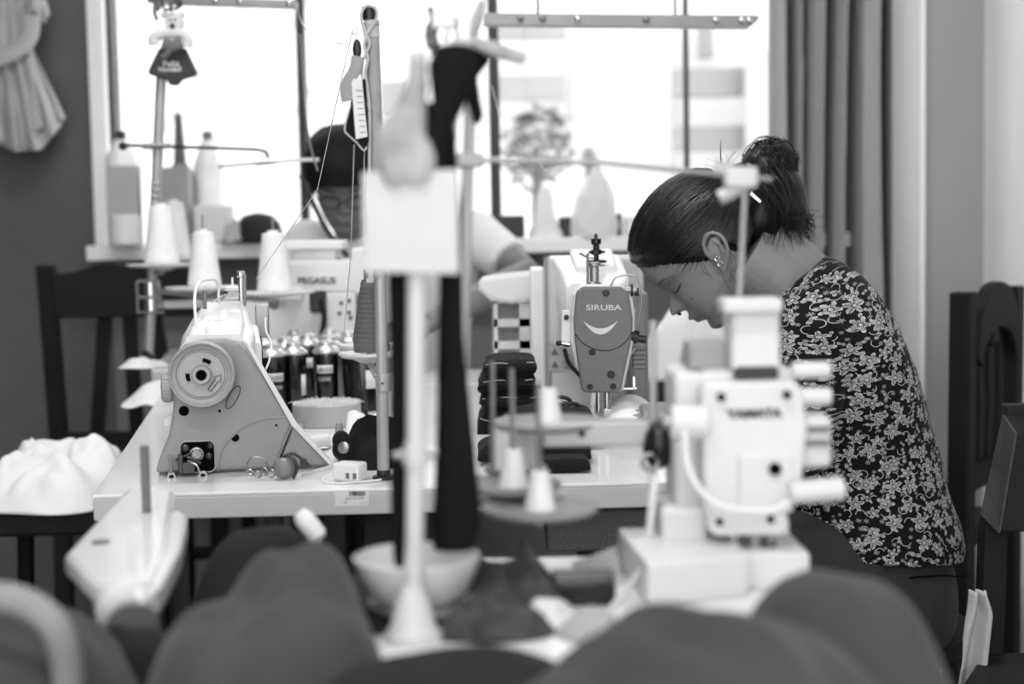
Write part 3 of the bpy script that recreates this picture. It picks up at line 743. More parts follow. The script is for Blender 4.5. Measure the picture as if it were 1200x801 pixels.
# ============================================================ THREAD STANDS, CONES
def cone_thing(name, loc, r, h, mat, label, group, pin=True, taper=.62, core=True, pinh=.02):
    t = local_thing(name, label, 'thread cone', loc, 0, group)
    prof = [(r*.96, 0), (r, .004)]
    n = 26
    for i in range(n+1):
        u = i/n; prof.append((r+(r*taper-r)*u+(.0007 if i % 2 else 0), .005+(h-.010)*u))
    prof += [(r*taper*.9, h-.003), (r*taper*.45, h-.002)]
    MB().lathe((0, 0, 0), prof, seg=36).build('thread_winding', mat, t, angle=20)
    MB().lathe((0, 0, h-.004), [(r*taper*.5, 0), (r*taper*.5, .007), (r*taper*.36, .007), (r*taper*.34, 0)], seg=20).build('cone_core', m_whitem, t)
    return t
def tray(c, r, mat, parent, h=.006, name='cone_tray', pin=.0):
    o = MB().lathe(c, [(.004, -.008), (.012, -.006), (r*.55, -.002), (r*.9, 0), (r, .003), (r, .006), (r*.95, .006), (r*.85, .003), (.0001, .002)], seg=48).build(name, mat, parent)
    if pin:
        MB().cyl(V(c)+V((0, 0, .002)), V(c)+V((0, 0, pin)), .0022, seg=10).build('spindle', m_steel, o)
    return o
# ---- stand 1 (left, behind)
D1 = 3.02
b0 = P(174, 430, D1); b0.z = .79
s1 = thing('thread_stand', 'tall pale thread stand topped by the teddy ornament, near the dark chair', 'thread stand', b0)
top = P(189, 90, D1-.02)
MB().tube([b0+V((0, 0, .004)), top], .0108, 14).build('pole', m_pole, s1)
MB().lathe(b0, [(.022, 0), (.022, .005), (.012, .009), (.0125, .03)], seg=24).build('pole_foot', m_black, s1)
def on1(y): 
    q = P(180, y, D1); t_ = (q.z-b0.z)/(top.z-b0.z); return b0.lerp(top, t_)
a = on1(172)
MB().tube([a+V((-.03, -.014, 0)), a+V((.03, -.014, 0))], .007, 6).build('rod_clamp', m_steel, s1, smooth=False)
pts = [P(145, 170, D1-.02), P(172, 171, D1-.02), P(240, 173, D1-.02), P(300, 175, D1-.02)]
pts = pts+[P(310, 177, D1-.02), P(314, 182, D1-.02), P(314.5, 190, D1-.02)]
gr = MB().tube(pts, .0035, 10).build('guide_rod', M('dark_steel', .22, .35, .6), s1)
MB().ball(P(144, 171, D1-.02), .009).build('rod_end_ball', m_black, s1)
b = MB().tube([P(300, 190, D1-.02), P(322, 189, D1-.02)], .007, 6); b.build('rod_clamp', m_steel, s1, smooth=False)
MB().tube([P(256, 195, D1-.02), P(300, 191, D1-.02), P(356, 187, D1-.02)], .003, 8).build('guide_rod', m_steel, s1)
MB().box(P(361, 187, D1-.02), (.045, .012, .007)).build('guide_plate', m_steel, s1, smooth=False)
for y in (216, 223, 231, 239):
    MB().ball(on1(y)+V((0, -.003, 0)), (.0115, .0115, .009)).build('stop_collar', m_greyp, s1)
# bracket
a = on1(350)
b = MB(); b.tube([a+V((-.026, -.014, .038)), a+V((.02, -.014, .038)), a+V((.022, -.014, .0)), a+V((.028, -.014, -.028)), a+V((-.026, -.014, -.028)), a+V((-.026, -.014, .038))], .0035, 8)
b.tube([a+V((-.026, -.014, .004)), a+V((.022, -.014, .004))], .0035, 8).build('wire_bracket', m_steel, s1)
MB().cyl(a+V((0, 0, -.025)), a+V((0, 0, .035)), .0145, seg=16).build('bracket_sleeve', m_chrome, s1)
MB().box(a+V((.075, -.0, -.012)), (.12, .014, .018)).build('tray_arm', m_pole, s1, smooth=False, bevel=.003)
trays1 = [((190, 312), D1-.04, .074), ((240, 339), D1-.16, .078), ((322, 345), D1-.20, .078), ((205, 305), D1+.14, .07)]
for (px, py), dd, r in trays1:
    c = P(px, py, dd); tray(c, r, m_disc, s1, pin=.15)
    q = on1(340 if py > 330 else 320)
    MB().tube([q, V((c.x, c.y, c.z-.012)).lerp(q, .1), V((c.x, c.y, c.z-.008))], .006, 8).build('tray_arm', m_pole, s1)
for k, ((px, py), dd, r, h) in enumerate([((182, 312), D1-.04, .036, .122), ((240, 339), D1-.16, .033, .112), ((322, 345), D1-.2, .034, .118), ((203, 304), D1+.14, .036, .125)]):
    c = P((190, 240, 322, 205)[k], (312, 339, 345, 305)[k], dd)
    lb = ['white thread cone on the highest tray, directly behind the pale pole', 'white thread cone standing between the pole and the top of the handwheel machine', 'white thread cone beside the machine lettered along its side', 'white thread cone half hidden behind the cone at the pale pole'][k]
    cone_thing('thread_cone', c+V((0, 0, .0065)), r, h, m_cone, lb, 'white thread cones on the back stand')
# teddy ornament
DO = D1-.05
to = thing('teddy_ornament', 'small felt teddy on a dark bell shape, fixed atop the pale pole', 'ornament', P(200, 100, DO))
m_felt = M('pale_felt', .80, .95, bump=.3, bscale=400); m_feltd = M('dark_felt', .24, .95, bump=.3, bscale=400); m_ribbon = M('tinsel_ribbon', .42, .3, .3, var=.6, vscale=160)
def o_(x, y, dy=0): return P(x, y, DO+dy)
MB().prism([o_(*p) for p in ((186, 56), (217, 56), (230, 84), (229, 88), (213, 93), (208, 99), (203, 100), (198, 99), (194, 93), (174, 87), (173, 83))], (0, .016, 0)).build('bell_skirt', m_feltd, to, bevel=.003)
MB().prism([o_(x+.5*0, y, -.008) for x, y in [(203+11.5*math.cos(t)*(1 if abs(math.cos(t)) < .8 else .98), 25.5+12*math.sin(t)) for t in [2*PI*i/20 for i in range(20)]]], (0, .02, 0)).build('teddy_head', m_felt, to, bevel=.004)
for x in (192.5, 212.5): MB().ball(o_(x, 17, -.002), (.008, .006, .008), 12, 8).build('ear', m_felt, to)
MB().tube(cat([o_(181, 52, -.006), o_(180, 45, -.006), o_(190, 40, -.006), o_(203, 39, -.006), o_(214, 40, -.006), o_(220, 47, -.006), o_(219, 55, -.006)], 6), .011, 12, flat=.7).build('teddy_arms', m_felt, to)
for x in (199.5, 205): MB().ball(o_(x, 23, -.010), .0022, 8, 6).build('eye', m_dark, to)
MB().ball(o_(202, 30.5, -.011), (.0055, .004, .0055), 12, 8).build('nose', m_black, to)
MB().tube(cat([o_(191, 50, -.016), o_(202, 53, -.018), o_(213, 49, -.016)], 5), .012, 10, flat=.4).build('scarf', M('grey_felt', .42, .9), to)
MB().tube(cat([o_(201, 54, -.016), o_(197, 62, -.018), o_(190, 68, -.014)], 5), .006, 10, flat=.4).build('scarf_tail', M('grey_felt', .42, .9), to)
text_mb('Feliz', o_(201, 74.5, -.0012), .0125, (1, 0, 0), width=.034, bold=.03).build('ornament_lettering', m_felt, to, smooth=False)
text_mb('Navidad', o_(199, 81, -.0012), .010, (1, 0, 0), width=.046, bold=.03).build('ornament_lettering', m_felt, to, smooth=False)
random.seed(4)
b = MB()
for i in range(26):
    q = o_(random.uniform(181, 212), random.uniform(-6, 12), random.uniform(-.02, .01)); a = random.uniform(0, PI)
    b.tube(cat([q, q+V((.012*math.cos(a), -.004, .012*math.sin(a))), q+V((.016*math.cos(a+.8), 0, .018*math.sin(a+.8)))], 4), .0035, 6, flat=.3)
b.tube(cat([o_(184, 2), o_(181, 12), o_(184, 24)], 4), .005, 6, flat=.3)
b.build('tinsel_bow', m_ribbon, to)

# ---- stand 2 (sharp, at the table edge)
D2 = 1.73
b0 = P(449.5, 562, D2); b0.z = ZT
s2 = thing('thread_stand', 'grey thread stand with a taped wooden stick on top, standing by the barcode sticker', 'thread stand', b0)
midp = P(444, 250, D2); tp = P(433, 18, D2)
MB().tube([b0+V((0, 0, .004)), P(445.5, 322, D2)], .0073, 20).build('pole', m_pole, s2)
MB().lathe(b0, [(.0095, 0), (.0135, .001), (.0135, .004), (.0085, .006), (.0078, .012)], seg=24).build('pole_foot', m_black, s2)
MB().tube([P(445.2, 325, D2), P(441, 190, D2), P(435.5, 24, D2)], [.0085, .0092, .0086], 16).build('wooden_stick', M('taped_wood', .58, .6, var=.15, vscale=50, bump=.4, bscale=200), s2)
MB().cyl(P(433.5, 23, D2), P(432.5, 8, D2), .0088, seg=20).build('stick_cap', m_black, s2)
m_tape = M('masking_tape', .72, .7)
for y0, y1 in ((25, 30), (31, 44)):
    MB().cyl(P(435.3, y0, D2), P(436, y1, D2), .0095, seg=20).build('tape_wrap', m_tape, s2)
m_rope = M('cotton_rope', .74, .9, bump=.4, bscale=900)
def rope(pts, r=.0016, mat=None, name='cotton_cord', par=None): return MB().tube(cat(pts, 8), r, 8).build(name, mat or m_rope, par or s2)
rope([P(430, 50, D2-.012), P(424, 25, D2-.012), P(424, 14, D2-.012), P(430, 7, D2-.012), P(440, 10, D2-.012), P(441, 22, D2-.012), P(430, 40, D2-.014), P(427, 55, D2-.014), P(431, 68, D2-.014), P(428, 85, D2-.014), P(430, 100, D2-.014), P(433, 130, D2-.014), P(433, 200, D2-.012), P(434, 330, D2-.012)], .0018)
rope([P(424, 25, D2-.013), P(429, 40, D2-.014), P(433, 52, D2-.014), P(427, 66, D2-.014), P(424, 85, D2-.014), P(427, 110, D2-.014), P(430, 125, D2-.014)], .0017)
# label pouch hanging from it
DP = D2-.02
pouch = thing('tag_pouch', 'dark key pouch with a printed paper strip, tied with cord to the wooden stick', 'pouch', P(418, 175, DP))
MB().prism([P(x, y, DP) for x, y in ((418, 95), (428, 92), (432, 165), (426, 176), (419, 168), (405, 155), (404, 148), (409, 125))], (0, .006, 0)).build('pouch_body', m_bcloth, pouch, bevel=.001)
MB().tube(cat([P(x, y, DP-.001) for x, y in ((411, 122), (404, 150), (408, 158), (418, 167), (426, 176), (430, 172))], 6), .0011, 6).build('piping', m_rope, pouch)
ps = MB().prism([P(x, y, DP-.003) for x, y in ((411.5, 93), (424, 91), (430.5, 160), (417, 163))], (0, .0012, 0)).build('paper_strip', m_tape if False else M('printed_paper', .86, .6), pouch, smooth=False)
b = MB()
for i in range(8):
    y = 106+i*7; a, c_ = P(417+i*.7, y, DP-.0036), P(424.5+i*.6, y, DP-.0036); b.box((a+c_)/2, ((c_-a).length, .0003, .0009))
b.build('printed_lines', m_greyd, ps, smooth=False)
MB().ball(P(418.5, 58, DP), (.0055, .004, .0125), 14, 10).build('black_fob', m_black, pouch)
MB().box(P(416.5, 35, DP), (.007, .004, .012)).build('white_clip', m_whitem, pouch, bevel=.001)
MB().tube(cat([P(419, 66, DP), P(416, 82, DP), P(408, 96, DP), P(406, 108, DP), P(408, 118, DP)], 5), .0075, 12, flat=.5).build('cloth_tab', M('grey_felt2', .60, .9), pouch)
MB().tube([P(416, 40, DP), P(418, 48, DP), P(419, 60, DP)], .0006, 6).build('string', m_rope, pouch)
# tray with grey cones
for (px, py, dd, r) in ((430, 408, D2+.16, .038), (432, 418, D2+.03, .037)):
    c = P(px, py, dd); tray(c, r, m_disc, s2, pin=.105)
    MB().tube([P(449, 446, D2), P(440, 440, D2-.0), V((c.x, c.y, c.z-.006))], .0035, 8).build('tray_arm', m_pole, s2)
MB().cyl(P(449, 438, D2), P(449.3, 458, D2), .0095, seg=20).build('clamp_collar', m_pole, s2, bevel=.001)
MB().lathe(P(449, 448, D2)+V((0, -.0095, 0)), [(.0015, 0), (.0015, .001), (.0001, .001)], (0, -1, 0), 10).build('set_screw', m_dark, s2)
m_gcone = M('grey_thread', .36, .8, var=.05, vscale=60, bump=.3, bscale=600)
for px, py, dd, h, lb in ((430, 408, D2+.16, .088, 'grey thread cone behind its twin on the stand by the barcode sticker'), (437, 418, D2+.03, .088, 'nearer grey thread cone, bare spindle tip showing, on the stand by the barcode sticker')):
    c = P(430 if dd > D2+.1 else 432, py, dd)
    cone_thing('thread_cone', c+V((.004, 0, .0065)), .0225, h, m_gcone, lb, 'grey thread cones on the wooden stick stand', taper=.42)

# ---- stand 3 (blurred, white)
D3 = 1.02
b0 = P(485, 770, D3); b0.z = ZT
s3 = thing('thread_stand', 'blurred white thread stand closest to the viewer, carrying the blank white card', 'thread stand', b0)
tp = P(489, 60, D3)
MB().tube([b0, P(487, 560, D3), tp], .0066, 18).build('pole', m_polew, s3)
MB().lathe(b0, [(.021, 0), (.021, .006), (.017, .010), (.012, .03), (.0095, .036), (.0075, .04)], seg=28).build('pole_foot', m_polew, s3)
MB().cyl(P(487, 520, D3), P(487, 545, D3), .0085, seg=20).build('collar', m_polew, s3)
MB().tube([P(462, 534, D3), P(512, 530, D3)], .0028, 8).build('collar_screw', m_steel, s3)
c = P(489, 690, D3+.052)
MB().tube([P(487, 700, D3), V((c.x, c.y-.01, c.z-.012))], .0035, 8).build('tray_arm', m_polew, s3)
MB().lathe(c, [(.008, -.014), (.022, -.012), (.038, -.002), (.0465, .018), (.0485, .026), (.0465, .027), (.043, .018), (.034, .004), (.014, -.004), (.0001, -.004)], seg=48).build('cone_tray', m_polew, s3)
MB().lathe(P(502, 706, D3+.06), [(.03, -.004), (.045, .0), (.046, .003), (.02, .003)], seg=40).build('lower_tray', M('tray_grey', .58, .5), s3)
cd = MB().prism([P(x, y, D3-.012) for x, y in ((424, 202), (536, 198), (538, 321), (427, 319))], (0, .004, 0)).build('blank_card', M('card_white', .76, .6), smooth=False, bevel=.001)
tag(cd, 'blurred blank white card fixed to the nearest white pole', 'card')
# black garment hanging behind the card
m_bg = M('black_garment', .07, .9, var=.1, vscale=6, sheen=.0, spec=.15)
b = MB(); DG = D3+.035
def ribbon(l, r, ys, D, th=.010):
    rings = []
    for (xl, xr, y) in zip(l, r, ys):
        n = 14; ring = []
        for k in range(n):
            a = 2*PI*k/n; x = (xl+xr)/2+(xr-xl)/2*math.cos(a); q = P(x, y, D); q.y += th*math.sin(a); ring.append(q)
        rings.append(ring)
    return rings
b.ring_stack(ribbon([440, 446, 452, 455, 456, 456, 458, 462], [478, 480, 482, 480, 478, 477, 476, 474], [190, 230, 290, 360, 450, 540, 620, 668], DG))
b.ring_stack(ribbon([506, 510, 514, 512, 511, 508, 505, 506], [534, 542, 543, 545, 552, 562, 566, 556], [140, 260, 320, 400, 470, 560, 610, 645], DG))
b.ring_stack(ribbon([486, 490, 500, 506, 503, 500, 512], [522, 524, 532, 545, 556, 562, 556], [215, 180, 150, 125, 100, 75, 52], DG-.03, .014))
b.ring_stack(ribbon([440, 446, 465, 490], [476, 484, 500, 515], [230, 190, 160, 120], DG, .01))
g = b.build('black_garment', m_bg, remesh=.003, smoothit=6)
tag(g, 'long black garment hanging down behind the blank white card', 'garment')
rg = MB()
rg.ring_stack(ribbon([441, 444, 450, 462, 476, 484], [508, 503, 499, 500, 502, 496], [215, 185, 155, 125, 95, 65], D3-.0, .012))
rg.ball(P(470, 165, D3-.01), (.018, .012, .022))  .ball(P(488, 188, D3-.01), (.014, .012, .02)).ball(P(462, 190, D3-.01), (.012, .012, .02))
g = rg.build('grey_rag', M('grey_soft_rag', .66, .95, var=.45, vscale=22), remesh=.003, smoothit=6); tag(g, 'blurred grey rag bundled over the top of the blank white card', 'rag')

# ---- stand 4 (blurred grey, with trays of cone holders)
D4 = 1.22
b0 = P(536, 680, D4); b0.z = ZT
s4 = thing('thread_stand', 'blurred grey thread stand with two empty cone trays, right behind the black garment', 'thread stand', b0)
MB().tube([b0, P(541, 430, D4), P(553, 60, D4)], .0052, 14).build('pole', m_pole, s4)
MB().lathe(b0, [(.018, 0), (.018, .005), (.008, .008), (.0075, .02)], seg=24).build('pole_foot', m_pole, s4)
MB().tube([P(531, 185, D4), P(534, 120, D4), P(536, 20, D4)], .0020, 10).build('side_wire', m_pole, s4)
MB().tube([P(536, 187, D4), P(700, 190, D4), P(905, 210, D4)], .0024, 10).build('cross_rod', m_steel, s4)
MB().box(P(549, 188, D4), (.026, .018, .012)).build('rod_clamp', m_pole, s4, bevel=.002)
cl = MB().tube(cat([P(838, 196, D4-.01), P(858, 202, D4-.01), P(880, 210, D4-.01), P(862, 222, D4-.01), P(843, 232, D4-.01)], 6), .0065, 10, flat=.6).build('end_claw', m_pole, s4)
MB().box(P(868, 208, D4-.012), (.028, .012, .018)).build('claw_block', m_polew, s4, bevel=.003)
MB().tube([P(873, 216, D4-.01), P(869, 300, D4-.01), P(866, 352, D4-.01)], .0022, 8).build('hanging_rod', m_pole, s4)
# tray arm with cone holders
D5 = D4+.03
b0 = P(765, 640, D5); b0.z = ZT
s5 = thing('cone_rack', 'blurred horizontal grey bar with an upright rod, in front of the sewing hands', 'cone rack', b0)
MB().tube([b0, P(765, 376, D5)], .0036, 12).build('upright_rod', m_pole, s5)
a, c_ = P(636, 496, D5), P(762, 521, D5)
MB().box(((a.x+c_.x)/2, D5, (a.z+c_.z)/2), (c_.x-a.x, .012, a.z-c_.z)).build('bar', m_pole, s5, smooth=False, bevel=.002)
MB().lathe(P(682, 508, D5-.006), [(.003, 0), (.003, .001), (.0001, .001)], (0, -1, 0), 12).build('bar_hole', m_dark, s5)
MB().ball(P(772, 520, D5), (.015, .02, .022)).build('clamp_knob', m_black, s5)
MB().torus(P(762, 541, D5-.015), .007, .002, (0, 1, 0)).build('ring', m_steel, s5)
def holder(px, py, dd, r, lbl, par, mat=m_disc, rodtop=None, base=0, parts=True):
    c = P(px, py, dd)
    t = tray(c, r, mat, par)
    MB().lathe(c+V((0, 0, .003)), [(.0135, 0), (.0125, .002), (.008, .030), (.0075, .032), (.003, .033)], seg=24).build('cone_holder', m_whitem, t)
    if rodtop is not None:
        q = P(px, rodtop, dd); MB().tube([c+V((0, 0, .03)), V((c.x, c.y, q.z))], .0022, 8).build('spindle', m_steel, t)
    return t
m_tg = M('tray_midgrey', .52, .5)
holder(602, 574, D4+.0, .0415, '', s4, m_tg, 432)
holder(633, 601, D4-.06, .048, '', s4, m_tg, 446)
holder(643, 500, D4+.06, .052, '', s5, m_tg, 300)
MB().lathe(P(724, 500, D4+.08), [(.01, -.006), (.04, -.002), (.046, .002), (.02, .002)], seg=36).build('cone_tray', m_tg, s5)
MB().tube([P(545, 590, D4), P(602, 586, D4), P(632, 612, D4-.06)], .004, 8).build('tray_arm', m_pole, s4)
MB().tube([P(577, 560, D4+.04), P(577, 424, D4+.04)], .0022, 8).build('spindle', m_steel, s4)
MB().tube([P(577, 560, D4+.04), P(577, 590, D4+.04), P(602, 586, D4)], .003, 8).build('tray_arm', m_pole, s4)
cone_thing('thread_cone', P(604, 552, D4+.13)+V((0, 0, .0)), .022, .05, m_cone, 'blurred short white cone between the two nearest empty trays and the folded dark denim', None, taper=.92)
tr_ = tray(P(604, 553, D4+.13), .03, m_tg, s4); MB().tube([P(560, 560, D4+.1), P(604, 557, D4+.13)], .003, 8).build('tray_arm', m_pole, s4)
del_g = [o for o in bpy.data.objects if o.get('group') is None and o.name.startswith('thread_cone')]
# pegs and scraps clipped on top of stand 4
m_peg = M('weathered_peg_wood', .62, .7, var=.2, vscale=60)
def peg(p0, p1, w, lbl):
    t = thing('wooden_peg', lbl, 'peg', p0)
    d = (p1-p0); x, y = frame(d)
    MB().tube([p0, p0.lerp(p1, .5), p1], [w*.8, w, w*.75], 8, flat=.7).build('peg_half', m_peg, t)
    MB().tube([p0+V((0, .010, -.003)), p0.lerp(p1, .5)+V((0, .007, 0)), p1+V((0, .010, .002))], [w*.8, w, w*.75], 8, flat=.7).build('peg_half', m_peg, t)
    MB().torus(p0.lerp(p1, .45)+V((0, .004, 0)), w*1.1, .0008, d, 16, 6).build('peg_spring', m_steel, t)
peg(P(548, 47, D4-.03), P(615, 70, D4-.04), .0062, 'blurred grey wooden peg pointing out sideways from the top of the grey stand')
peg(P(553, 40, D4-.02), P(566, 2, D4-.02), .0045, 'blurred grey wooden peg standing upright above the sideways peg')
g = MB().ball(P(538, 66, D4-.05), (.0115, .006, .0165), 20, 14, Matrix.Rotation(.35, 3, 'Y')).build('oval_pad', M('pale_pad', .74, .8)); tag(g, 'blurred pale oval pad clipped at the top of the black garment', 'pad')
b = MB(); b.ring_stack([[P(x0+(x1-x0)*(.5+.5*math.cos(2*PI*k/12)), y, D4-.02)+V((0, .008*math.sin(2*PI*k/12), 0)) for k in range(12)] for x0, x1, y in ((520, 580, 55), (535, 575, 72), (540, 560, 90), (546, 563, 115), (552, 567, 135), (556, 562, 147))])
g = b.build('black_scrap', m_bg, remesh=.0025, smoothit=5); tag(g, 'blurred black cloth scrap dangling from the sideways wooden peg', 'cloth')
b = MB().box(P(520, 24, D4+.05), (.020, .008, .014)); b.tube([P(526, 30, D4+.05), P(522, 48, D4+.05)], .003, 8)
g = b.build('white_clip', m_whitem, bevel=.002); tag(g, 'small white plastic clip near the top of the grey stand', 'clip')
b = MB(); b.tube(cat([P(504, 8, D4+.06), P(507, 22, D4+.06), P(508, 32, D4+.06)], 5), .003, 8, flat=.4)
b.tube(cat([P(508, 26, D4+.06), P(505, 42, D4+.06), P(509, 58, D4+.06), P(508, 65, D4+.06)], 5), [.002]+[.006]*9+[.003]*6, 10, flat=.5)
g = b.build('charm', M('charm_grey', .38, .6, var=.5, vscale=150)); tag(g, 'small patterned grey charm dangling beside the white clip', 'charm')

# ---- loose threads
def thread(pts, r, lbl, mat=None):
    g = MB().tube([V(p) for p in pts], r, 6).build('sewing_thread', mat or m_thread); tag(g, lbl, 'thread')
thread([P(413, 36, 1.72), P(392, 130, 1.9), P(372, 222, 2.05), P(300, 327, 2.2)], .0007, 'thin pale thread slanting from the wooden stick down to the handwheel machine')
thread([P(415, 170, 1.74), P(411, 300, 1.85), P(402, 400, 2.0)], .0007, 'thin pale thread dropping from the dark key pouch past the bottle caps')
thread([P(427, 176, 1.73), P(426, 240, 1.75), P(427, 300, 1.76)], .0006, 'thin pale thread dropping from the cord to the nearer grey cone')
thread(cat([P(347, 8, 2.6), P(356, 30, 2.6), P(374, 45, 2.5), P(408, 53, 2.4)], 6), .0011, 'pale cord looping from the window bar towards the wooden stick', m_rope)
thread(cat([P(352, 40, 2.75), P(360, 150, 2.75), P(372, 200, 2.75)], 6), .0022, 'grey cord hanging along the dark window bar by the seated person', M('cord_grey', .45, .8))
thread([P(576, 100, 1.5), P(590, 150, 1.5), P(640, 200, 1.6)], .0004, 'very fine thread slanting down beside the window bar near the pegs')
# ============================================================ SILL ITEMS
DS = 3.90
def on_sill(px, D=DS):
    q = P(px, 280, D); return V((q.x, D, zs))
def hpx(n, D=DS): return n*S(D)
def lathe_thing(name, label, cat_, loc, prof, mat, part, group=None, extra=None):
    t = thing(name, label, cat_, loc, 0, group)
    MB().lathe(loc, prof, seg=32).build(part, mat, t)
    if extra:
        for n_, pr, m_ in extra: MB().lathe(loc, pr, seg=28).build(n_, m_, t)
    return t
s_ = S(DS)
m_wbot = M('translucent_white_bottle', .94, .4)
lathe_thing('bottle', 'white bottle with a dark cap at the sill corner by the window frame', 'bottle', on_sill(146), [(17*s_, 0), (18*s_, .01), (18*s_, 100*s_), (10*s_, 118*s_), (9*s_, 122*s_)], m_wbot, 'bottle_body', None, [('bottle_cap', [(6*s_, 122*s_), (6*s_, 132*s_), (.001, 133*s_)], m_black)])
lathe_thing('bottle', 'tall white bottle with a grey cap behind the guide rod of the pale stand', 'bottle', on_sill(247, 3.96), [(17*s_, 0), (18*s_, .01), (18*s_, 90*s_), (9*s_, 118*s_), (6*s_, 122*s_)], m_wbot, 'bottle_body', None, [('bottle_cap', [(6*s_, 122*s_), (6*s_, 132*s_), (.001, 133*s_)], m_greyd)])
lathe_thing('oil_bottle', 'grey bottle with a long dark nozzle standing on the sill behind the cones', 'bottle', on_sill(214, 3.93), [(19*s_, 0), (20*s_, .01), (20*s_, 75*s_), (8*s_, 95*s_)], M('grey_bottle', .50, .5), 'bottle_body', None, [('nozzle', [(7*s_, 92*s_), (7*s_, 100*s_), (4*s_, 152*s_), (.001, 153*s_)], M('nozzle_grey', .35, .5))])
c = on_sill(148, 3.82)
g = MB().box(c+V((0, 0, 45*s_)), (34*s_, .05, 90*s_)).build('cardboard_box', M('grey_carton', .68, .8), bevel=.003); tag(g, 'pale grey carton standing on the sill in front of the white bottle', 'box')
g = MB().lathe(on_sill(147, 3.74), [(17*s_, 0), (18*s_, .003), (18*s_, 33*s_), (16*s_, 34*s_), (15*s_, 4*s_)], seg=28).build('white_tub', m_whitem); tag(g, 'short white tub in front of the pale grey carton on the sill', 'tub')
g = MB().box(on_sill(205, 3.84)+V((0, 0, 44*s_)), (40*s_, .05, 88*s_)).build('paper_box', M('carton_b', .62, .8), bevel=.003); tag(g, 'grey paper box on the sill behind the pole of the pale stand', 'box')
c = on_sill(252, 3.83)
g = MB().ring_stack([[V((c.x+x*f, c.y+y, c.z+z)) for x, y in ((-23*s_, -.03), (23*s_, -.03), (23*s_, .03), (-23*s_, .03))] for z, f in ((0.0, 1.1), (8*s_, 1.12), (14*s_, .9), (44*s_, .92))]).build('white_canister', m_whitem, bevel=.006); tag(g, 'squat white plastic canister on the sill between the bottles and the dark cap', 'canister')
b = lump(on_sill(272, 3.80).x, 3.80, zs, .03, .03, .075, 9, fold=.5, fs=20, n=40); g = b.build('cloth_scrap', M('scrap_grey', .70, .9), angle=180); tag(g, 'small crumpled grey cloth scrap beside the dark cap on the sill', 'cloth')
c = on_sill(303, 3.84)
cp_ = thing('cap', 'dark baseball cap lying on the window sill between the white canister and the seated person', 'cap', c)
b = MB().lathe(c, [(28*s_, 0), (28*s_, 10*s_), (25*s_, 22*s_), (17*s_, 31*s_), (6*s_, 34*s_), (.001, 34.5*s_)], seg=28); b.build('crown', M('black_cotton', .14, .9), cp_)
MB().prism([c+V((x*s_, y*s_, .004)) for x, y in ((-22, -14), (22, -14), (20, -30), (0, -38), (-20, -30))], (0, 0, .004)).build('brim', M('black_cotton', .14, .9), cp_, bevel=.001)
# right part of the sill
def sbox(x0, x1, y0, label, D=3.86, mat=m_black, name='black_box', cat_='box', dy=.07):
    a = on_sill((x0+x1)/2, D); w = (x1-x0)*S(D); h = max(P(x0, y0, D).z-zs, .01)
    g = MB().box(a+V((0, 0, h/2)), (w, dy, h)).build(name, mat, bevel=.004); return tag(g, label, cat_)
sbox(566, 615, 253, 'low black box on the sill beside the arm of the seated person')
sbox(655, 669, 254, 'small black box on the sill between the white cone and the white bag', 3.88)
sbox(722, 728, 250, 'narrow black pot on the sill beside the white bag', 3.88, name='black_pot', cat_='pot')
sbox(732, 760, 254, 'white box on the sill just beyond the narrow black pot', 3.88, m_whitem, 'white_box')
g = MB().lathe(on_sill(640, 3.86), [(20*s_, 0), (20*s_, 6*s_), (12*s_, 20*s_), (9*s_, 50*s_), (5*s_, 58*s_), (.001, 58*s_)], seg=28).build('thread_cone', m_cone); tag(g, 'white cone on the sill between the two black boxes', 'thread cone')
b = MB(); c = on_sill(696, 3.84)
def bag(u, v):
    a = u*2*PI; prof = itp([(0, 26), (.15, 27), (.5, 22), (.75, 14), (.88, 7), (1, 4)], v)*s_
    w = 1+.12*noise.noise(V((math.cos(a)*2, math.sin(a)*2, v*4)))
    return V((c.x+prof*math.cos(a)*w+v*.01, c.y+prof*math.sin(a)*w*.8, c.z+v*84*s_))
b.grid(bag, 40, 30); g = b.build('white_bag', m_wcloth, angle=180); tag(g, 'tall knotted white bag standing on the sill behind the crescent machine', 'bag')

# ============================================================ BOTTLES ON THE TABLE
m_jar = M('black_bottle_plastic', .045, .22, coat=.5)
m_foil = M('silver_foil', .80, .3, .75, var=.15, vscale=90, bump=.9, bscale=90)
def jar(loc, r, h, label, rot=0):
    t = local_thing('dye_bottle', label, 'bottle', loc, rot, 'dark bottles with foil caps')
    MB().lathe((0, 0, 0), [(r*.93, 0), (r, .003), (r, h*.9), (r*.96, h*.95), (r*.9, h*.98)], seg=36).build('bottle_body', m_jar, t)
    MB().lathe((0, 0, 0), [(r*1.06, h*.95), (r*1.16, h*.975), (r*1.12, h*1.0), (r*.85, h*1.05), (r*.66, h*1.08), (r*.60, h*1.13), (r*.35, h*1.165), (.0005, h*1.17)], seg=30).build('foil_cap', m_foil, t)
    return t
m_lab = M('white_label', .88, .5)
def curved_label(t, r, a0, a1, z0, z1, mat, name):
    rings = MB(); n = 12
    rings.grid(lambda u, v: V((math.sin(a0+(a1-a0)*u)*(r+.0005), -math.cos(a0+(a1-a0)*u)*(r+.0005), z0+(z1-z0)*v)), n, 1)
    return rings.build(name, mat, t, solid=.0003)
def curved_text(t, txt, r, amid, zc, h, width, mat, tilt=0.0, name='label_text'):
    mb = text_mb(txt, (0, 0, 0), h, width=width, depth=0)
    o = MB(); vs = []
    for v in mb.v:
        a = amid+v.x/r; vs.append(V((math.sin(a)*(r+.001), -math.cos(a)*(r+.001), zc+v.z+v.x*tilt)))
    o.add(vs, mb.f); return o.build(name, mat, t, smooth=False)
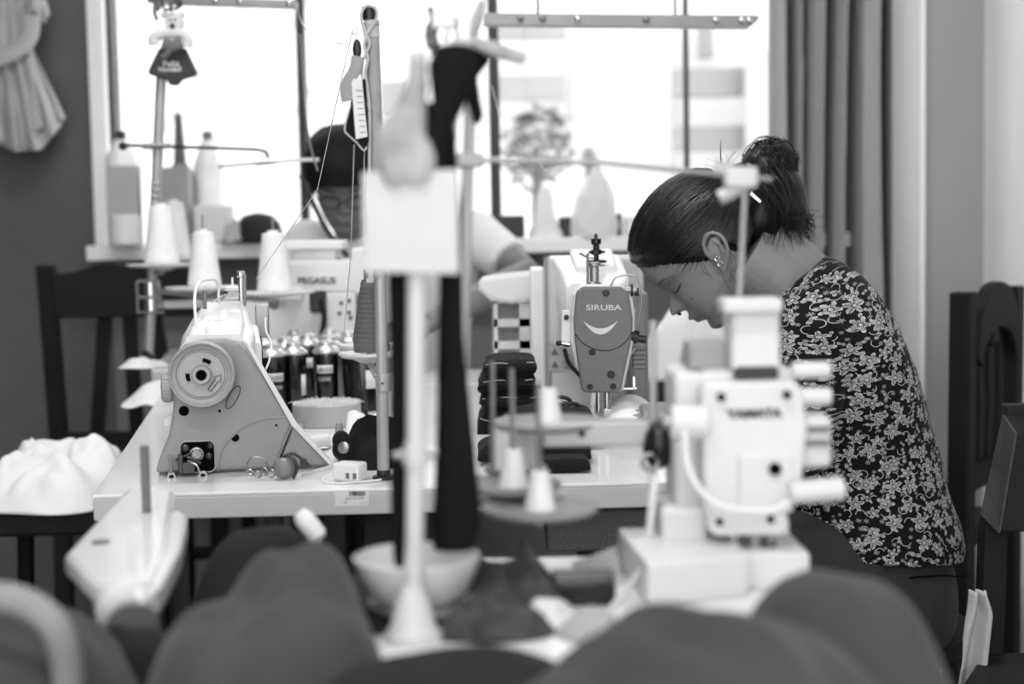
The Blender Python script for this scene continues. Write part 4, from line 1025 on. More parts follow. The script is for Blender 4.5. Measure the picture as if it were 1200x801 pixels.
JL = [((320, 2.42), .0232, 'dark foil-capped bottle with a slanted white label, touching the handwheel machine'),
      ((346, 2.45), .0215, 'dark unlabelled foil-capped bottle between the two front labelled bottles'),
      ((384, 2.47), .0215, 'dark foil-capped bottle with a small white label, directly behind the lint roll'),
      ((337, 2.58), .0215, 'dark foil-capped bottle behind the one with the slanted white label'),
      ((363, 2.66), .0220, 'dark foil-capped bottle showing its white label edge in the gap behind the front row'),
      ((388, 2.60), .0215, 'dark foil-capped bottle right behind the small-labelled front bottle'),
      ((348, 2.80), .0220, 'farthest dark foil-capped bottle below the black lever of the lettered machine'),
      ((389, 2.80), .0220, 'farthest dark foil-capped bottle under the bolted side of the lettered machine'),
      ((411, 2.72), .0220, 'dark foil-capped bottle in the back row beside the grey thread cones'),
      ((313, 2.68), .0220, 'dark foil-capped bottle in the back row touching the handwheel machine'),
      ((426, 2.46), .0330, 'wide dark foil-capped bottle with a white label behind the pole of the sharp stand')]
jars = []
for (px, dd), r, lb in JL:
    q = P(px, 470, dd); jars.append(jar(V((q.x, dd, ZT)), r, .105 if r < .03 else .104, lb))
j = jars[0]; l = curved_label(j, .0232, -.15, 1.05, .058, .072, m_lab, 'label'); curved_text(l, 'EXTRA LUBRICADO', .0232, .45, .065, .0075, .024, m_dark); curved_text(j, 'COLOR FIRME', .0232, .55, .048, .0065, .017, m_lab)
j = jars[2]; l = curved_label(j, .0215, -.75, .62, .066, .080, m_lab, 'label'); curved_text(l, 'LUBRICADO', .0215, -.05, .073, .0078, .026, m_dark); curved_text(j, 'COLOR FIRME', .0215, -.1, .056, .0068, .021, m_lab)
j = jars[4]; curved_label(j, .022, -.3, .5, .06, .078, m_lab, 'label')
j = jars[10]; curved_label(j, .033, .25, .85, .040, .072, m_lab, 'label')
curved_label(jars[1], .0215, .7, 1.2, .03, .066, m_lab, 'label')
# lint roll
q = P(383, 476, 2.27)
rl = thing('lint_roll', 'round pale grey roll with a fluffy lint-covered top in front of the dark bottles', 'roll', V((q.x, 2.27, ZT)))
b0 = V((q.x, 2.27, ZT))
MB().lathe(b0, [(.053, 0), (.0545, .002), (.0545, .034), (.052, .036), (.0001, .036)], seg=48).build('roll_side', M('roll_grey', .70, .5), rl)
random.seed(8); b = MB()
for i in range(380):
    a = random.uniform(0, 2*PI); rr = .052*math.sqrt(random.random()); p = b0+V((rr*math.cos(a), rr*math.sin(a), .035))
    a2 = random.uniform(0, 2*PI); L_ = random.uniform(.004, .012)
    b.tube([p, p+V((math.cos(a2)*L_*.5, math.sin(a2)*L_*.5, random.uniform(.001, .005))), p+V((math.cos(a2+.6)*L_, math.sin(a2+.6)*L_, random.uniform(0, .003)))], .00045, 4)
g = b.build('lint', M('lint_white', .86, .9), rl); g['kind'] = 'stuff'
# ---- things at the front of table 1
D = 1.72
c = P(410, 556, D); c.z = ZT
pl_ = thing('plug_adapter', 'small white plug adapter with slots at the table edge above the barcode sticker', 'adapter', c)
rz = Matrix.Rotation(math.radians(-22), 3, 'Z')
MB().box(c+V((0, 0, .0125)), (.036, .026, .022), rz).build('adapter_body', m_whitem, pl_, bevel=.003)
for dx in (.004, .0135):
    MB().box(c+rz@V((dx, -.0132, .009)), (.0045, .001, .007), rz).build('socket_slot', m_greyd, pl_, smooth=False)
MB().tube(cat([c+V((-.018, .004, .008)), c+V((-.03, -.002, .006)), c+V((-.030, -.016, .003)), c+V((-.01, -.023, .002)), c+V((.03, -.010, .002)), c+V((.04, .0, .002))], 8), .0013, 8).build('cable', m_whitem, pl_)
c = P(432, 540, 1.86); c.z = ZT
b = MB(); 
zz = lump(c.x+.012, 1.86, ZT, .052, .055, .062, 12, fold=.35, fs=16, pw=3)
g = zz.build('folded_garment', m_denim, angle=180); tag(g, 'small folded black garment with a snap button beside the white plug adapter', 'garment')
b = MB(); b.ball(P(400, 516, 1.81), (.012, .01, .013)).ball(P(401, 527, 1.81), (.013, .012, .013)); fb = b.build('waistband_corner', m_denim, g)
e = P(404, 523, 1.80)
MB().lathe(e+V((0, -.008, 0)), [(.0075, 0), (.0075, .003), (.0055, .004), (.005, .002), (.003, .0025), (.0015, .0025), (.0015, .001)], (-.25, -1, .1), 24).build('snap_button', m_steel, fb, label='shiny round snap button')
c = P(398, 517, 1.90); c.z = ZT
g = MB().lathe(c, [(.0055, 0), (.006, .004), (.0055, .044), (.004, .049), (.001, .051)], seg=20).build('chalk_stick', M('grey_stick', .58, .6)); tag(g, 'grey round stick standing upright behind the snap button', 'stick')
g = MB().grid(lambda u, v: P(404+u*36+v*3, 516-v*33+u*2, 2.02+.05*v)+V((0, 0, .004*math.sin(u*7))), 16, 10)
pp = g.build('paper_sheet', M('paper', .88, .7), solid=.0006); tag(pp, 'creased sheet of paper propped behind the small black garment', 'paper')
pb = MB()
for i in range(6):
    a, c_ = P(412+i, 510-i*3.6, 2.012+.005*i), P(428+i*.6, 507-i*3.6, 2.012+.005*i); pb.box((a+c_)/2, ((c_-a).length, .0006, .0006))
pb.build('printed_lines', m_greyd, pp, smooth=False)
q = P(366, 500, 2.05)
g = MB().grid(lambda u, v: V((q.x-.03+u*.06+v*.01, 1.98+v*.16, ZT+.0015+.002*math.sin(u*5+v*3)**2)), 12, 12).build('paper_sheet', M('paper', .88, .7), solid=.0006); tag(g, 'white sheet of paper lying flat between the lint roll and the handwheel machine', 'paper')
c = P(362, 492, 2.0); c.z = ZT
g = MB().lathe(c+V((0, 0, .008)), [(.010, 0), (.011, .004), (.011, .028), (.009, .03)], (.9, .2, .1), 20).build('clear_reel', M('pale_reel', .8, .3)); tag(g, 'tiny pale plastic reel lying behind the slope of the handwheel machine', 'reel')
# oval weight with clip and twine
D = 1.745
c = P(333, 547, D); c.z = ZT+.014
ow = thing('oval_weight', 'grey egg-shaped weight tangled in small clips in front of the handwheel machine', 'weight', V((c.x, c.y, ZT)))
MB().ball(c, (.0145, .013, .0135), 24, 14, Matrix.Rotation(.2, 3, 'Y')).build('weight_body', M('weight_grey', .45, .4), ow)
b = MB()
b.tube(cat([c+V((.012, -.008, -.012)), c+V((.017, -.008, 0)), c+V((.013, -.006, .012)), c+V((.006, -.004, .016))], 5), .0022, 8)
b.tube(cat([c+V((-.002, 0, .013)), c+V((.01, 0, .018)), c+V((.02, .002, .012)), c+V((.028, .004, .004)), c+V((.032, .004, .0))], 5), .002, 8)
b.box(c+V((.024, .002, .006)), (.008, .008, .01)).build('clip', M('oily_steel', .3, .3, .8), ow)
b = MB()
for k in range(4):
    p = c+V((-.016-.008*k, -.004-.002*k, -.006+.003*(k % 2))); b.torus(p, .005, .0012, (.3, 1, .3*k), 14, 6)
b.build('chain_links', m_steel, ow)
MB().torus(c+V((-.034, .004, .002)), .0125, .0012, (0, 1, .2), 28, 6).build('wire_ring', m_steel, ow)
MB().tube(cat([c+V((.02, .01, -.012)), c+V((.04, .012, -.006)), c+V((.055, .016, -.002)), c+V((.06, .03, .006))], 6), .0025, 8, flat=.4).build('twine', m_rope, ow)

# ---- folded denim in the middle
random.seed(3)
def denim(px0, px1, ytop, ybase, D, h, seed, label, fold=.3, ry=.09):
    a = P(px0, ybase, D); c_ = P(px1, ybase, D)
    l = lump((a.x+c_.x)/2, D, ZT, (c_.x-a.x)/2, ry, h, seed, n=90, fold=fold, fs=9, pw=4)
    g = l.build('folded_jeans', m_denim, angle=180); tag(g, label, 'garment', 'black folded garments on the sewing table'); return g
def fold_layer(x0, x1, y0, y1, D, ry, seed, label, sag=.12, flat0=False):
    """one folded garment: a soft slab with rounded folds, running away from the viewer"""
    a, c_ = P(x0, y0, D), P(x1, y1, D); h = max(a.z-c_.z, .012); zb_ = c_.z; w = c_.x-a.x
    rings = []; n = 40
    for j in range(25):
        t = j/24; yy = D-ry+2*ry*t; e = min(1, math.sin(PI*min(max(t, .0), 1))*3.2+.25)
        ring = []
        for k in range(n):
            an = 2*PI*k/n; cx_ = math.copysign(abs(math.cos(an))**.32, math.cos(an)); cz_ = math.copysign(abs(math.sin(an))**.75, math.sin(an))
            u = cx_*.5
            z = zb_+h/2+cz_*h/2*e*(1-sag*abs(u)*2)
            z += (.10*h*noise.noise(V((u*4, t*3, seed)))+.06*h*noise.noise(V((u*11, t*7, seed+3))))*(1 if cz_ > -.3 else 0)
            x = a.x+w/2+u*w*(.97+.05*noise.noise(V((t*3, seed, cz_))))
            ring.append(V((x, yy+.008*noise.noise(V((u*5, cz_, seed))), z)))
        rings.append(ring)
    g = MB().ring_stack(rings).build('folded_jeans', m_denim, angle=60)
    tag(g, label, 'garment', 'black folded garments on the sewing table')
    b = MB(); pts = []
    for i in range(15):
        u = -.44+.88*i/14; pts.append(V((a.x+w/2+u*w, D-ry*.92, zb_+h*.80+.05*h*math.sin(i*.7+seed))))
    MB().tube(pts, .0007, 5).build('seam_stitching', m_rope, g)
    return g
ST = [(559, 640, 470, 528, 2.22, .10, 'lowest folded black denim of the tall stack beside the crescent machine'),
      (562, 636, 456, 470, 2.22, .10, 'second folded black denim from the bottom of the tall stack'),
      (560, 628, 436, 456, 2.22, .095, 'folded black denim just under the topmost one of the tall stack'),
      (566, 629, 417, 436, 2.22, .09, 'topmost folded black denim of the tall stack beside the crescent machine')]
for i, (x0, x1, y0, y1, dd, ry, lb) in enumerate(ST):
    if i == 0:
        q = P(600, y1, dd); y1 = y1
    fold_layer(x0, x1, y0, y1, dd, ry, 3+i*7, lb)
def on_table(px0, px1, D, h, ry, seed, label):
    """garment lying on the table"""
    a = P(px0, 500, D); c_ = P(px1, 500, D); rings = []
    n = 40
    for j in range(21):
        t = j/20; yy = D-ry+2*ry*t; e = min(1, math.sin(PI*t)*3.2+.3); ring = []
        for k in range(n):
            an = 2*PI*k/n; cx_ = math.copysign(abs(math.cos(an))**.4, math.cos(an)); cz_ = math.copysign(abs(math.sin(an))**.8, math.sin(an))
            z = ZT+.0015+h/2*(1+cz_*e*(1-.25*abs(cx_)))-h/2*(1-e)*.8+(.16*h*noise.noise(V((cx_*3, t*3, seed))) if cz_ > 0 else 0)
            z = max(z, ZT+.001)
            ring.append(V(((a.x+c_.x)/2+cx_*(c_.x-a.x)/2*(1+.06*noise.noise(V((t*4, seed, 0)))), yy, z)))
        rings.append(ring)
    g = MB().ring_stack(rings).build('folded_jeans', m_denim, angle=60)
    return tag(g, label, 'garment', 'black folded garments on the sewing table')
on_table(588, 697, 2.02, .052, .085, 22, 'black denim spread in front of the tall stack, its square end beside the needle')
on_table(560, 690, 1.87, .030, .055, 29, 'flat black denim lying between the needle and the table edge')
on_table(632, 690, 1.775, .017, .03, 23, 'small rolled black denim strip nearest the table edge')
# scissors
c = P(655, 470, 2.06)
sc_ = thing('scissors', 'black-handled scissors lying on the dark denim under the warning label', 'scissors', c)
for dx, dz in ((0, 0), (.014, -.009)):
    e = c+V((dx, -.01, dz)); MB().tube([e+V((math.cos(t)*.0165, 0, math.sin(t)*.0075)) for t in [2*PI*i/20 for i in range(21)]], .0028, 8).build('handle', m_black, sc_)
MB().prism([c+V((.016, -.004, -.004)), c+V((.06, .0, -.022)), c+V((.016, -.004, -.012))], (0, .002, 0)).build('blade', m_steel, sc_, smooth=False)
# white cloth being sewn
def sewn(u, v):
    x = itp([(0, 699), (1, 785)], u); 
    d = 2.0+.16*v
    yy = {0: 0}
    q = P(x, 500, d); z = ZT+.008+.045*math.sin(min(1, u*1.1)*PI)**1.1*(.4+.6*v)+.0015*math.sin(v*9+u*5)
    return V((q.x, d, z))
g = MB().grid(sewn, 40, 30).build('white_cloth', m_wcloth, solid=.0012); tag(g, 'bright white cloth being fed under the needle by the sewing hands', 'cloth')
# white clothes heap behind, under the woman's face
def heap(px0, px1, ytop, D, z0, ry, seed, label, mat=m_wcloth, name='white_clothes_heap', fold=.35, fs=8):
    a = P(px0, 400, D); c_ = P(px1, 400, D); h = P((px0+px1)/2, ytop, D).z-z0
    g = lump((a.x+c_.x)/2, D, z0, (c_.x-a.x)/2, ry, h, seed, n=110, fold=fold, fs=fs, pw=3).build(name, mat, angle=180)
    return tag(g, label, 'clothes')
heap(742, 935, 335, 3.02, ZT, .13, 31, 'big bright heap of white clothes on the back table below the face of the woman', fold=.22, fs=6)
c = P(776, 470, 2.42); c.z = ZT
bx = thing('black_box', 'small black box on the table behind the sewing hands', 'box', c)
a, e = P(756, 447, 2.42), P(796, 505, 2.42)
MB().box(((a.x+e.x)/2, 2.44, (a.z+ZT)/2), (e.x-a.x, .06, a.z-ZT)).build('box_body', m_black, bx, smooth=False, bevel=.003)
MB().box(((a.x+e.x)/2, 2.44, a.z+.003), (e.x-a.x+.006, .066, .006)).build('box_lid', m_whitem, bx, smooth=False, bevel=.001)
# cloth on the raised table at the pole foot
q = P(172, 440, 2.98)
g = lump(P(168, 440, 2.94).x, 2.945, .79, .05, .045, .022, 41, fold=.5, fs=18, n=60).build('cloth_scrap', m_wcloth, angle=180); tag(g, 'white cloth scrap bunched at the foot of the pale stand', 'cloth')
bx_ = P(195, 455, 2.80); 
def flap(u, v):
    x = 142+u*48; y = 476-u*6*0-v*34*(u**.7)-(1-v)*0+2*math.sin(u*8)
    return P(x, y, 2.80+.04*v)
g = MB().grid(flap, 24, 12).build('cloth_flap', m_wcloth, solid=.003); tag(g, 'pointed white cloth flap jutting past the table corner beside the handwheel machine', 'cloth')
# ============================================================ PEOPLE
m_skin = M('skin', .50, .48, var=.05, vscale=30, bump=.06, bscale=1400, sss=.12)
m_skin2 = M('skin_second', .46, .5, var=.05, vscale=30, sss=.1)
m_hair = M('black_hair', .02, .36, var=.3, vscale=300)
FR = [(-.098, .066), (-.092, .080), (-.084, .0868), (-.075, .0850), (-.068, .0835), (-.055, .0865), (-.03, .0885), (-.01, .0855), (.005, .085), (.013, .086), (.022, .0895), (.035, .0915), (.05, .0895), (.06, .087), (.08, .082), (.095, .0725), (.107, .0596), (.116, .0445), (.122, .029), (.1255, .013), (.127, -.002)]
BK = [(-.098, .045), (-.09, .022), (-.075, .004), (-.055, -.018), (-.04, -.050), (-.02, -.080), (0, -.092), (.03, -.100), (.06, -.098), (.08, -.094), (.095, -.0845), (.107, -.0716), (.116, -.0565), (.122, -.041), (.1255, -.025), (.127, -.010)]
WD = [(-.098, .012), (-.092, .024), (-.084, .032), (-.07, .042), (-.055, .050), (-.04, .056), (-.02, .061), (0, .065), (.03, .070), (.055, .072), (.08, .069), (.095, .061), (.107, .051), (.116, .0395), (.122, .027), (.1255, .015), (.127, .004)]
NZ = [(-.0345, 0), (-.031, .004), (-.028, .013), (-.024, .0225), (-.0205, .0245), (-.016, .0225), (-.008, .0150), (0, .0088), (.008, .0042), (.018, .001), (.03, 0)]
NS = [(-.035, .009), (-.022, .0085), (-.008, .0068), (.01, .0062), (.03, .006)]
def g_(x, s): return math.exp(-(x/s)**2)
def head_pt(v, th, off=0.0, face=True):
    """th=0 front, +pi/2 = side w>0. returns (u, w, v)"""
    tv = v if v < .04 else .04+(v-.04)/.85
    f, bk, W_ = itp(FR, tv)+off, itp(BK, tv)-off, itp(WD, tv)+off
    c = (f+bk)/2; a = (f-bk)/2
    ct, st = math.cos(th), math.sin(th)
    ex = .86 if ct > 0 else 1.0
    u = c+a*math.copysign(abs(ct)**ex, ct); w = W_*math.copysign(abs(st)**.92, st)
    if face and ct > 0:
        aw = abs(w)
        u += itp(NZ, v)*g_(w, itp(NS, v))
        u += .0045*g_(aw-.0125, .006)*g_(v+.0245, .006)*1.3            # alae
        u -= .0095*g_(aw-.031, .015)*g_(v-.010, .012)                  # sockets
        u += .0062*g_(aw-.031, .012)*g_(v-.006, .0085)                 # lids
        u += .0030*g_(aw-.028, .016)*g_(v-.030, .008)                  # brow ridge
        u += .0036*g_(aw-.040, .018)*g_(v+.018, .018)                  # cheek bone
        u += .0105*g_(w, .019)*g_(v+.0475, .0052)                      # upper lip
        u += .0088*g_(w, .017)*g_(v+.0590, .0052)                      # lower lip
        u -= .0035*g_(aw-.022, .006)*g_(v+.053, .006)
        u += .0030*g_(w, .02)*g_(v+.042, .01)
        u -= .0030*g_(w, .02)*g_(v+.069, .005)
    return u, w, v
class Head:
    def __init__(s, o, fwd, up):
        s.o = V(o); s.f = V(fwd).normalized(); s.u = (V(up)-s.f*V(up).dot(s.f)).normalized(); s.w = s.f.cross(s.u)
    def at(s, u, w, v): return s.o+s.f*u+s.w*w+s.u*v
    def mesh(s, mb, nv=110, na=128, off=0, face=True, v0=-.0978, v1=.1139):
        rings = []
        for i in range(nv+1):
            t = i/nv; v = v0+(v1-v0)*(.5-.5*math.cos(PI*t)*1.0) if not face else v0+(v1-v0)*t
            rings.append([s.at(*head_pt(v, 2*PI*k/na, off, face)) for k in range(na)])
        return mb.ring_stack(rings)
    def surf(s, v, w, off=0.0):
        lo, hi = 0, PI/2
        for _ in range(24):
            m = (lo+hi)/2
            if abs(head_pt(v, m)[1]) < abs(w): lo = m
            else: hi = m
        u, ww, vv = head_pt(v, math.copysign(lo, w)); return s.at(u+off, ww, vv)
    def ear(s, mb, side):
        # side=+1/-1 along w
        W0 = .068*side
        def e(a, b, d):  # a: forward/back in the ear plane, b: along the ear axis, d outward
            bk = .42; ax_u = -math.sin(bk); ax_v = math.cos(bk)
            return s.at(-.002+a*math.cos(bk)*1.0+b*ax_u, W0+side*(d+max(0, -a)*.35), -.004+a*math.sin(bk)*1.0+b*ax_v)
        hel = [(.006, -.006, .002), (.011, .008, .005), (.009, .022, .009), (0, .031, .011), (-.011, .030, .013), (-.019, .020, .014), (-.020, .006, .013), (-.016, -.008, .011), (-.009, -.018, .008), (-.003, -.026, .006)]
        mb.tube(cat([e(*p) for p in hel], 5), .0034, 8)
        ant = [(-.003, .020, .006), (-.011, .014, .010), (-.012, .003, .009), (-.009, -.008, .008), (-.001, -.012, .006)]
        mb.tube(cat([e(*p) for p in ant], 5), .0028, 8)
        mb.ball(e(.006, -.003, .004), (.004, .004, .005), 10, 8)
        mb.ball(e(-.002, -.023, .006), (.0062, .0045, .0085), 12, 8)
        # bowl behind
        pts = []
        for aa, bb_, ra, rb_ in ((-.005, .016, .0125, .014), (-.006, .002, .0125, .014), (-.003, -.012, .009, .012)):
            mb.ball(e(aa, bb_, .0045), (ra, rb_, .0042), 16, 8, rot=Matrix((tuple(e(1, 0, 0)-e(0, 0, 0)), tuple(e(0, 1, 0)-e(0, 0, 0)), tuple((e(0, 0, 1)-e(0, 0, 0))))).transposed())
        return e

def hand(mb, wrist, dirn, palm_n, k=1.0, curl=.5, side=1, thumb_in=.6):
    """five-fingered hand added to mb. dirn: wrist->knuckles, palm_n: direction the palm faces"""
    d = V(dirn).normalized(); n = (V(palm_n)-d*V(palm_n).dot(d)).normalized(); l = d.cross(n)*side
    w = V(wrist)
    mb.tube([w-d*.02*k, w+d*.010*k, w+d*.045*k, w+d*.082*k], [.024*k, .027*k, .038*k, .036*k], 16, flat=.42, up=n)
    for i, (off, ln, r) in enumerate(((-.030, .070, .0082), (-.010, .079, .0088), (.011, .073, .0084), (.030, .057, .0074))):
        p = w+d*(.078-.004*abs(i-1.2))*k+l*off*k; a = 0.0; pts = [p-d*.014*k, p]; rr = [r*k*1.05, r*k*1.1]
        dd = d
        for sgm, f_ in ((.46, .55), (.30, .9), (.24, .6)):
            a += curl*f_; dd = (d*math.cos(a)+n*math.sin(a)); p = p+dd*ln*sgm*k; pts.append(p); rr.append(r*k*(1.0 if sgm > .4 else .9 if sgm > .28 else .66))
        mb.tube(pts, rr, 10); mb.ball(pts[-1], r*.68*k, 10, 8)
    p = w+d*.018*k-l*.026*k; t1 = (d*.72-l*.55+n*thumb_in*.6).normalized(); t2 = (d*.85-l*.05+n*thumb_in*.8).normalized()
    pts = [p-t1*.012*k, p+t1*.02*k, p+t1*.045*k, p+t1*.045*k+t2*.028*k, p+t1*.045*k+t2*.046*k]
    mb.tube(pts, [.012*k, .0125*k, .0105*k, .0095*k, .0065*k], 10); mb.ball(pts[-1], .0068*k, 10, 8)

def loft(mb, secs, n=40, closed=True):
    """secs: (center, half_x, half_y, tilt) horizontal-ish ellipses; tilt rotates about Y"""
    rings = []
    for c, hx, hy, tl in secs:
        R_ = Matrix.Rotation(tl, 3, 'Y'); ring = []
        for k in range(n):
            a = 2*PI*k/n; ca, sa = math.cos(a), math.sin(a)
            ring.append(V(c)+R_@V((hx*math.copysign(abs(ca)**.85, ca), hy*math.copysign(abs(sa)**.85, sa), 0)))
        rings.append(ring)
    mb.ring_stack(rings); return rings
def interp_secs(secs, n=6):
    out = []
    for i in range(len(secs)-1):
        for k in range(n):
            t = k/n
            def cr(idx):
                f = lambda j: secs[min(max(j, 0), len(secs)-1)]
                a, b, c, d = f(i-1), f(i), f(i+1), f(i+2)
                a, b, c, d = (a[idx], b[idx], c[idx], d[idx])
                if idx == 0: a, b, c, d = V(a), V(b), V(c), V(d)
                return .5*((2*b)+(c-a)*t+(2*a-5*b+4*c-d)*t*t+(-a+3*b-3*c+d)*t**3)
            out.append((cr(0), cr(1), cr(2), cr(3)))
    out.append(secs[-1]); return out

# ------------------------------------------------------------ the woman
DW = 2.22
def PW(x, y, dy=0): return P(x, y, DW)+V((0, dy, 0))
wo = thing('person', 'woman in a black and white floral blouse, black hair tied up, bent over her machine', 'person', V((.58, 2.24, 0)))
KW = DW/F
ho = P(834, 295, 2.16); ho.y = DW
tb = math.radians(50)
HW = Head(ho, (-math.cos(tb)-.0, .035, -math.sin(tb)-.0), (-math.sin(tb), 0, math.cos(tb)))
body = MB()
HW.mesh(body); HW.ear(body, 1 if HW.w.y < 0 else -1); HW.ear(body, -1 if HW.w.y < 0 else 1)
ES = 1 if HW.w.y < 0 else -1   # side of the head nearest to the viewer
# neck
body.tube([PW(872, 300), PW(903, 320), PW(930, 345), PW(948, 380)], [.056, .058, .062, .070], 28)
body.tube([PW(896, 282), PW(930, 312), PW(952, 345)], [.042, .047, .055], 24)
# trunk beneath the clothes
loft(body, interp_secs([(PW(945, 350), .045, .10, -.5), (PW(950, 385), .085, .155, -.35), (PW(968, 450), .105, .150, -.2), (PW(990, 530), .105, .13, -.12), (PW(1005, 610), .112, .15, 0), (PW(1012, 690), .13, .17, 0), (PW(1010, 735), .12, .165, 0)]))
# arms
def arm(mb, sh, el, wr, k=1.0, r=(.050, .046, .040, .036, .029, .023)):
    sh, el, wr = V(sh), V(el), V(wr)
    mb.tube([sh, sh.lerp(el, .5), el, el.lerp(wr, .3), el.lerp(wr, .7), wr], [x*k for x in r], 20)
shN, elN, wrN = P(955, 385, 2.085), P(925, 545, 2.03), P(818, 484, 2.06)
shF, elF, wrF = P(940, 385, 2.36), P(900, 540, 2.40), P(808, 480, 2.24)
for a_ in ((shN, elN, wrN), (shF, elF, wrF)): arm(body, *a_)
hand(body, wrN, (-1, .02, -.02), (-.1, .1, -1), 1.0, .45, 1)
hand(body, wrF, (-1, -.12, -.03), (-.1, -.1, -1), 1.0, .5, -1)
# feet / shins below the trousers
ank = [(P(760, 700, 2.12).x, 2.12), (P(775, 700, 2.34).x, 2.34)]
for x, y in ank: body.tube([(x+.01, y, .16), (x, y, .08)], [.042, .038], 16)
bd = body.build('body', m_skin, wo, remesh=.0021, smoothit=2)
# shoes
for x, y in ank:
    MB().ring_stack([[V((x+xx+.0, y+.036*s1_*math.cos(2*PI*k/20), .0+hh*(.5+.5*math.sin(2*PI*k/20)))) for k in range(20)] for xx, s1_, hh in ((.06, .6, .06), (.045, .9, .085), (.0, 1, .09), (-.06, 1.1, .065), (-.12, 1.15, .05), (-.165, .8, .038), (-.185, .3, .02))]).build('shoe', m_black, wo)
# trousers
tr_ = MB()
loft(tr_, interp_secs([(PW(1012, 622), .113, .158, 0), (PW(1014, 660), .128, .172, 0), (PW(1012, 710), .135, .178, 0), (PW(1010, 735), .125, .17, 0)]))
for (x, y), yy in zip(ank, (2.13, 2.33)):
    hip = V((PW(1000, 700).x, yy, .545)); kn = V((x+.02, y, .535))
    tr_.tube([hip, hip.lerp(kn, .5), kn, kn.lerp(V((x+.01, y, .14)), .25), V((x+.01, y, .13))], [.088, .082, .066, .060, .052], 22)
m_tr = M('dark_jersey_trousers', .20, .9, var=.06, vscale=40, bump=.25, bscale=900, sheen=.08, spec=.15)
tt_ = tr_.build('trousers', m_tr, wo, remesh=.006, smoothit=6)
b = MB(); b.tube(cat([PW(1030, 646, -.175), PW(1070, 648, -.150), PW(1105, 657, -.105), PW(1128, 663, -.04)], 6), .0014, 6).build('waist_seam', m_dark, tt_)
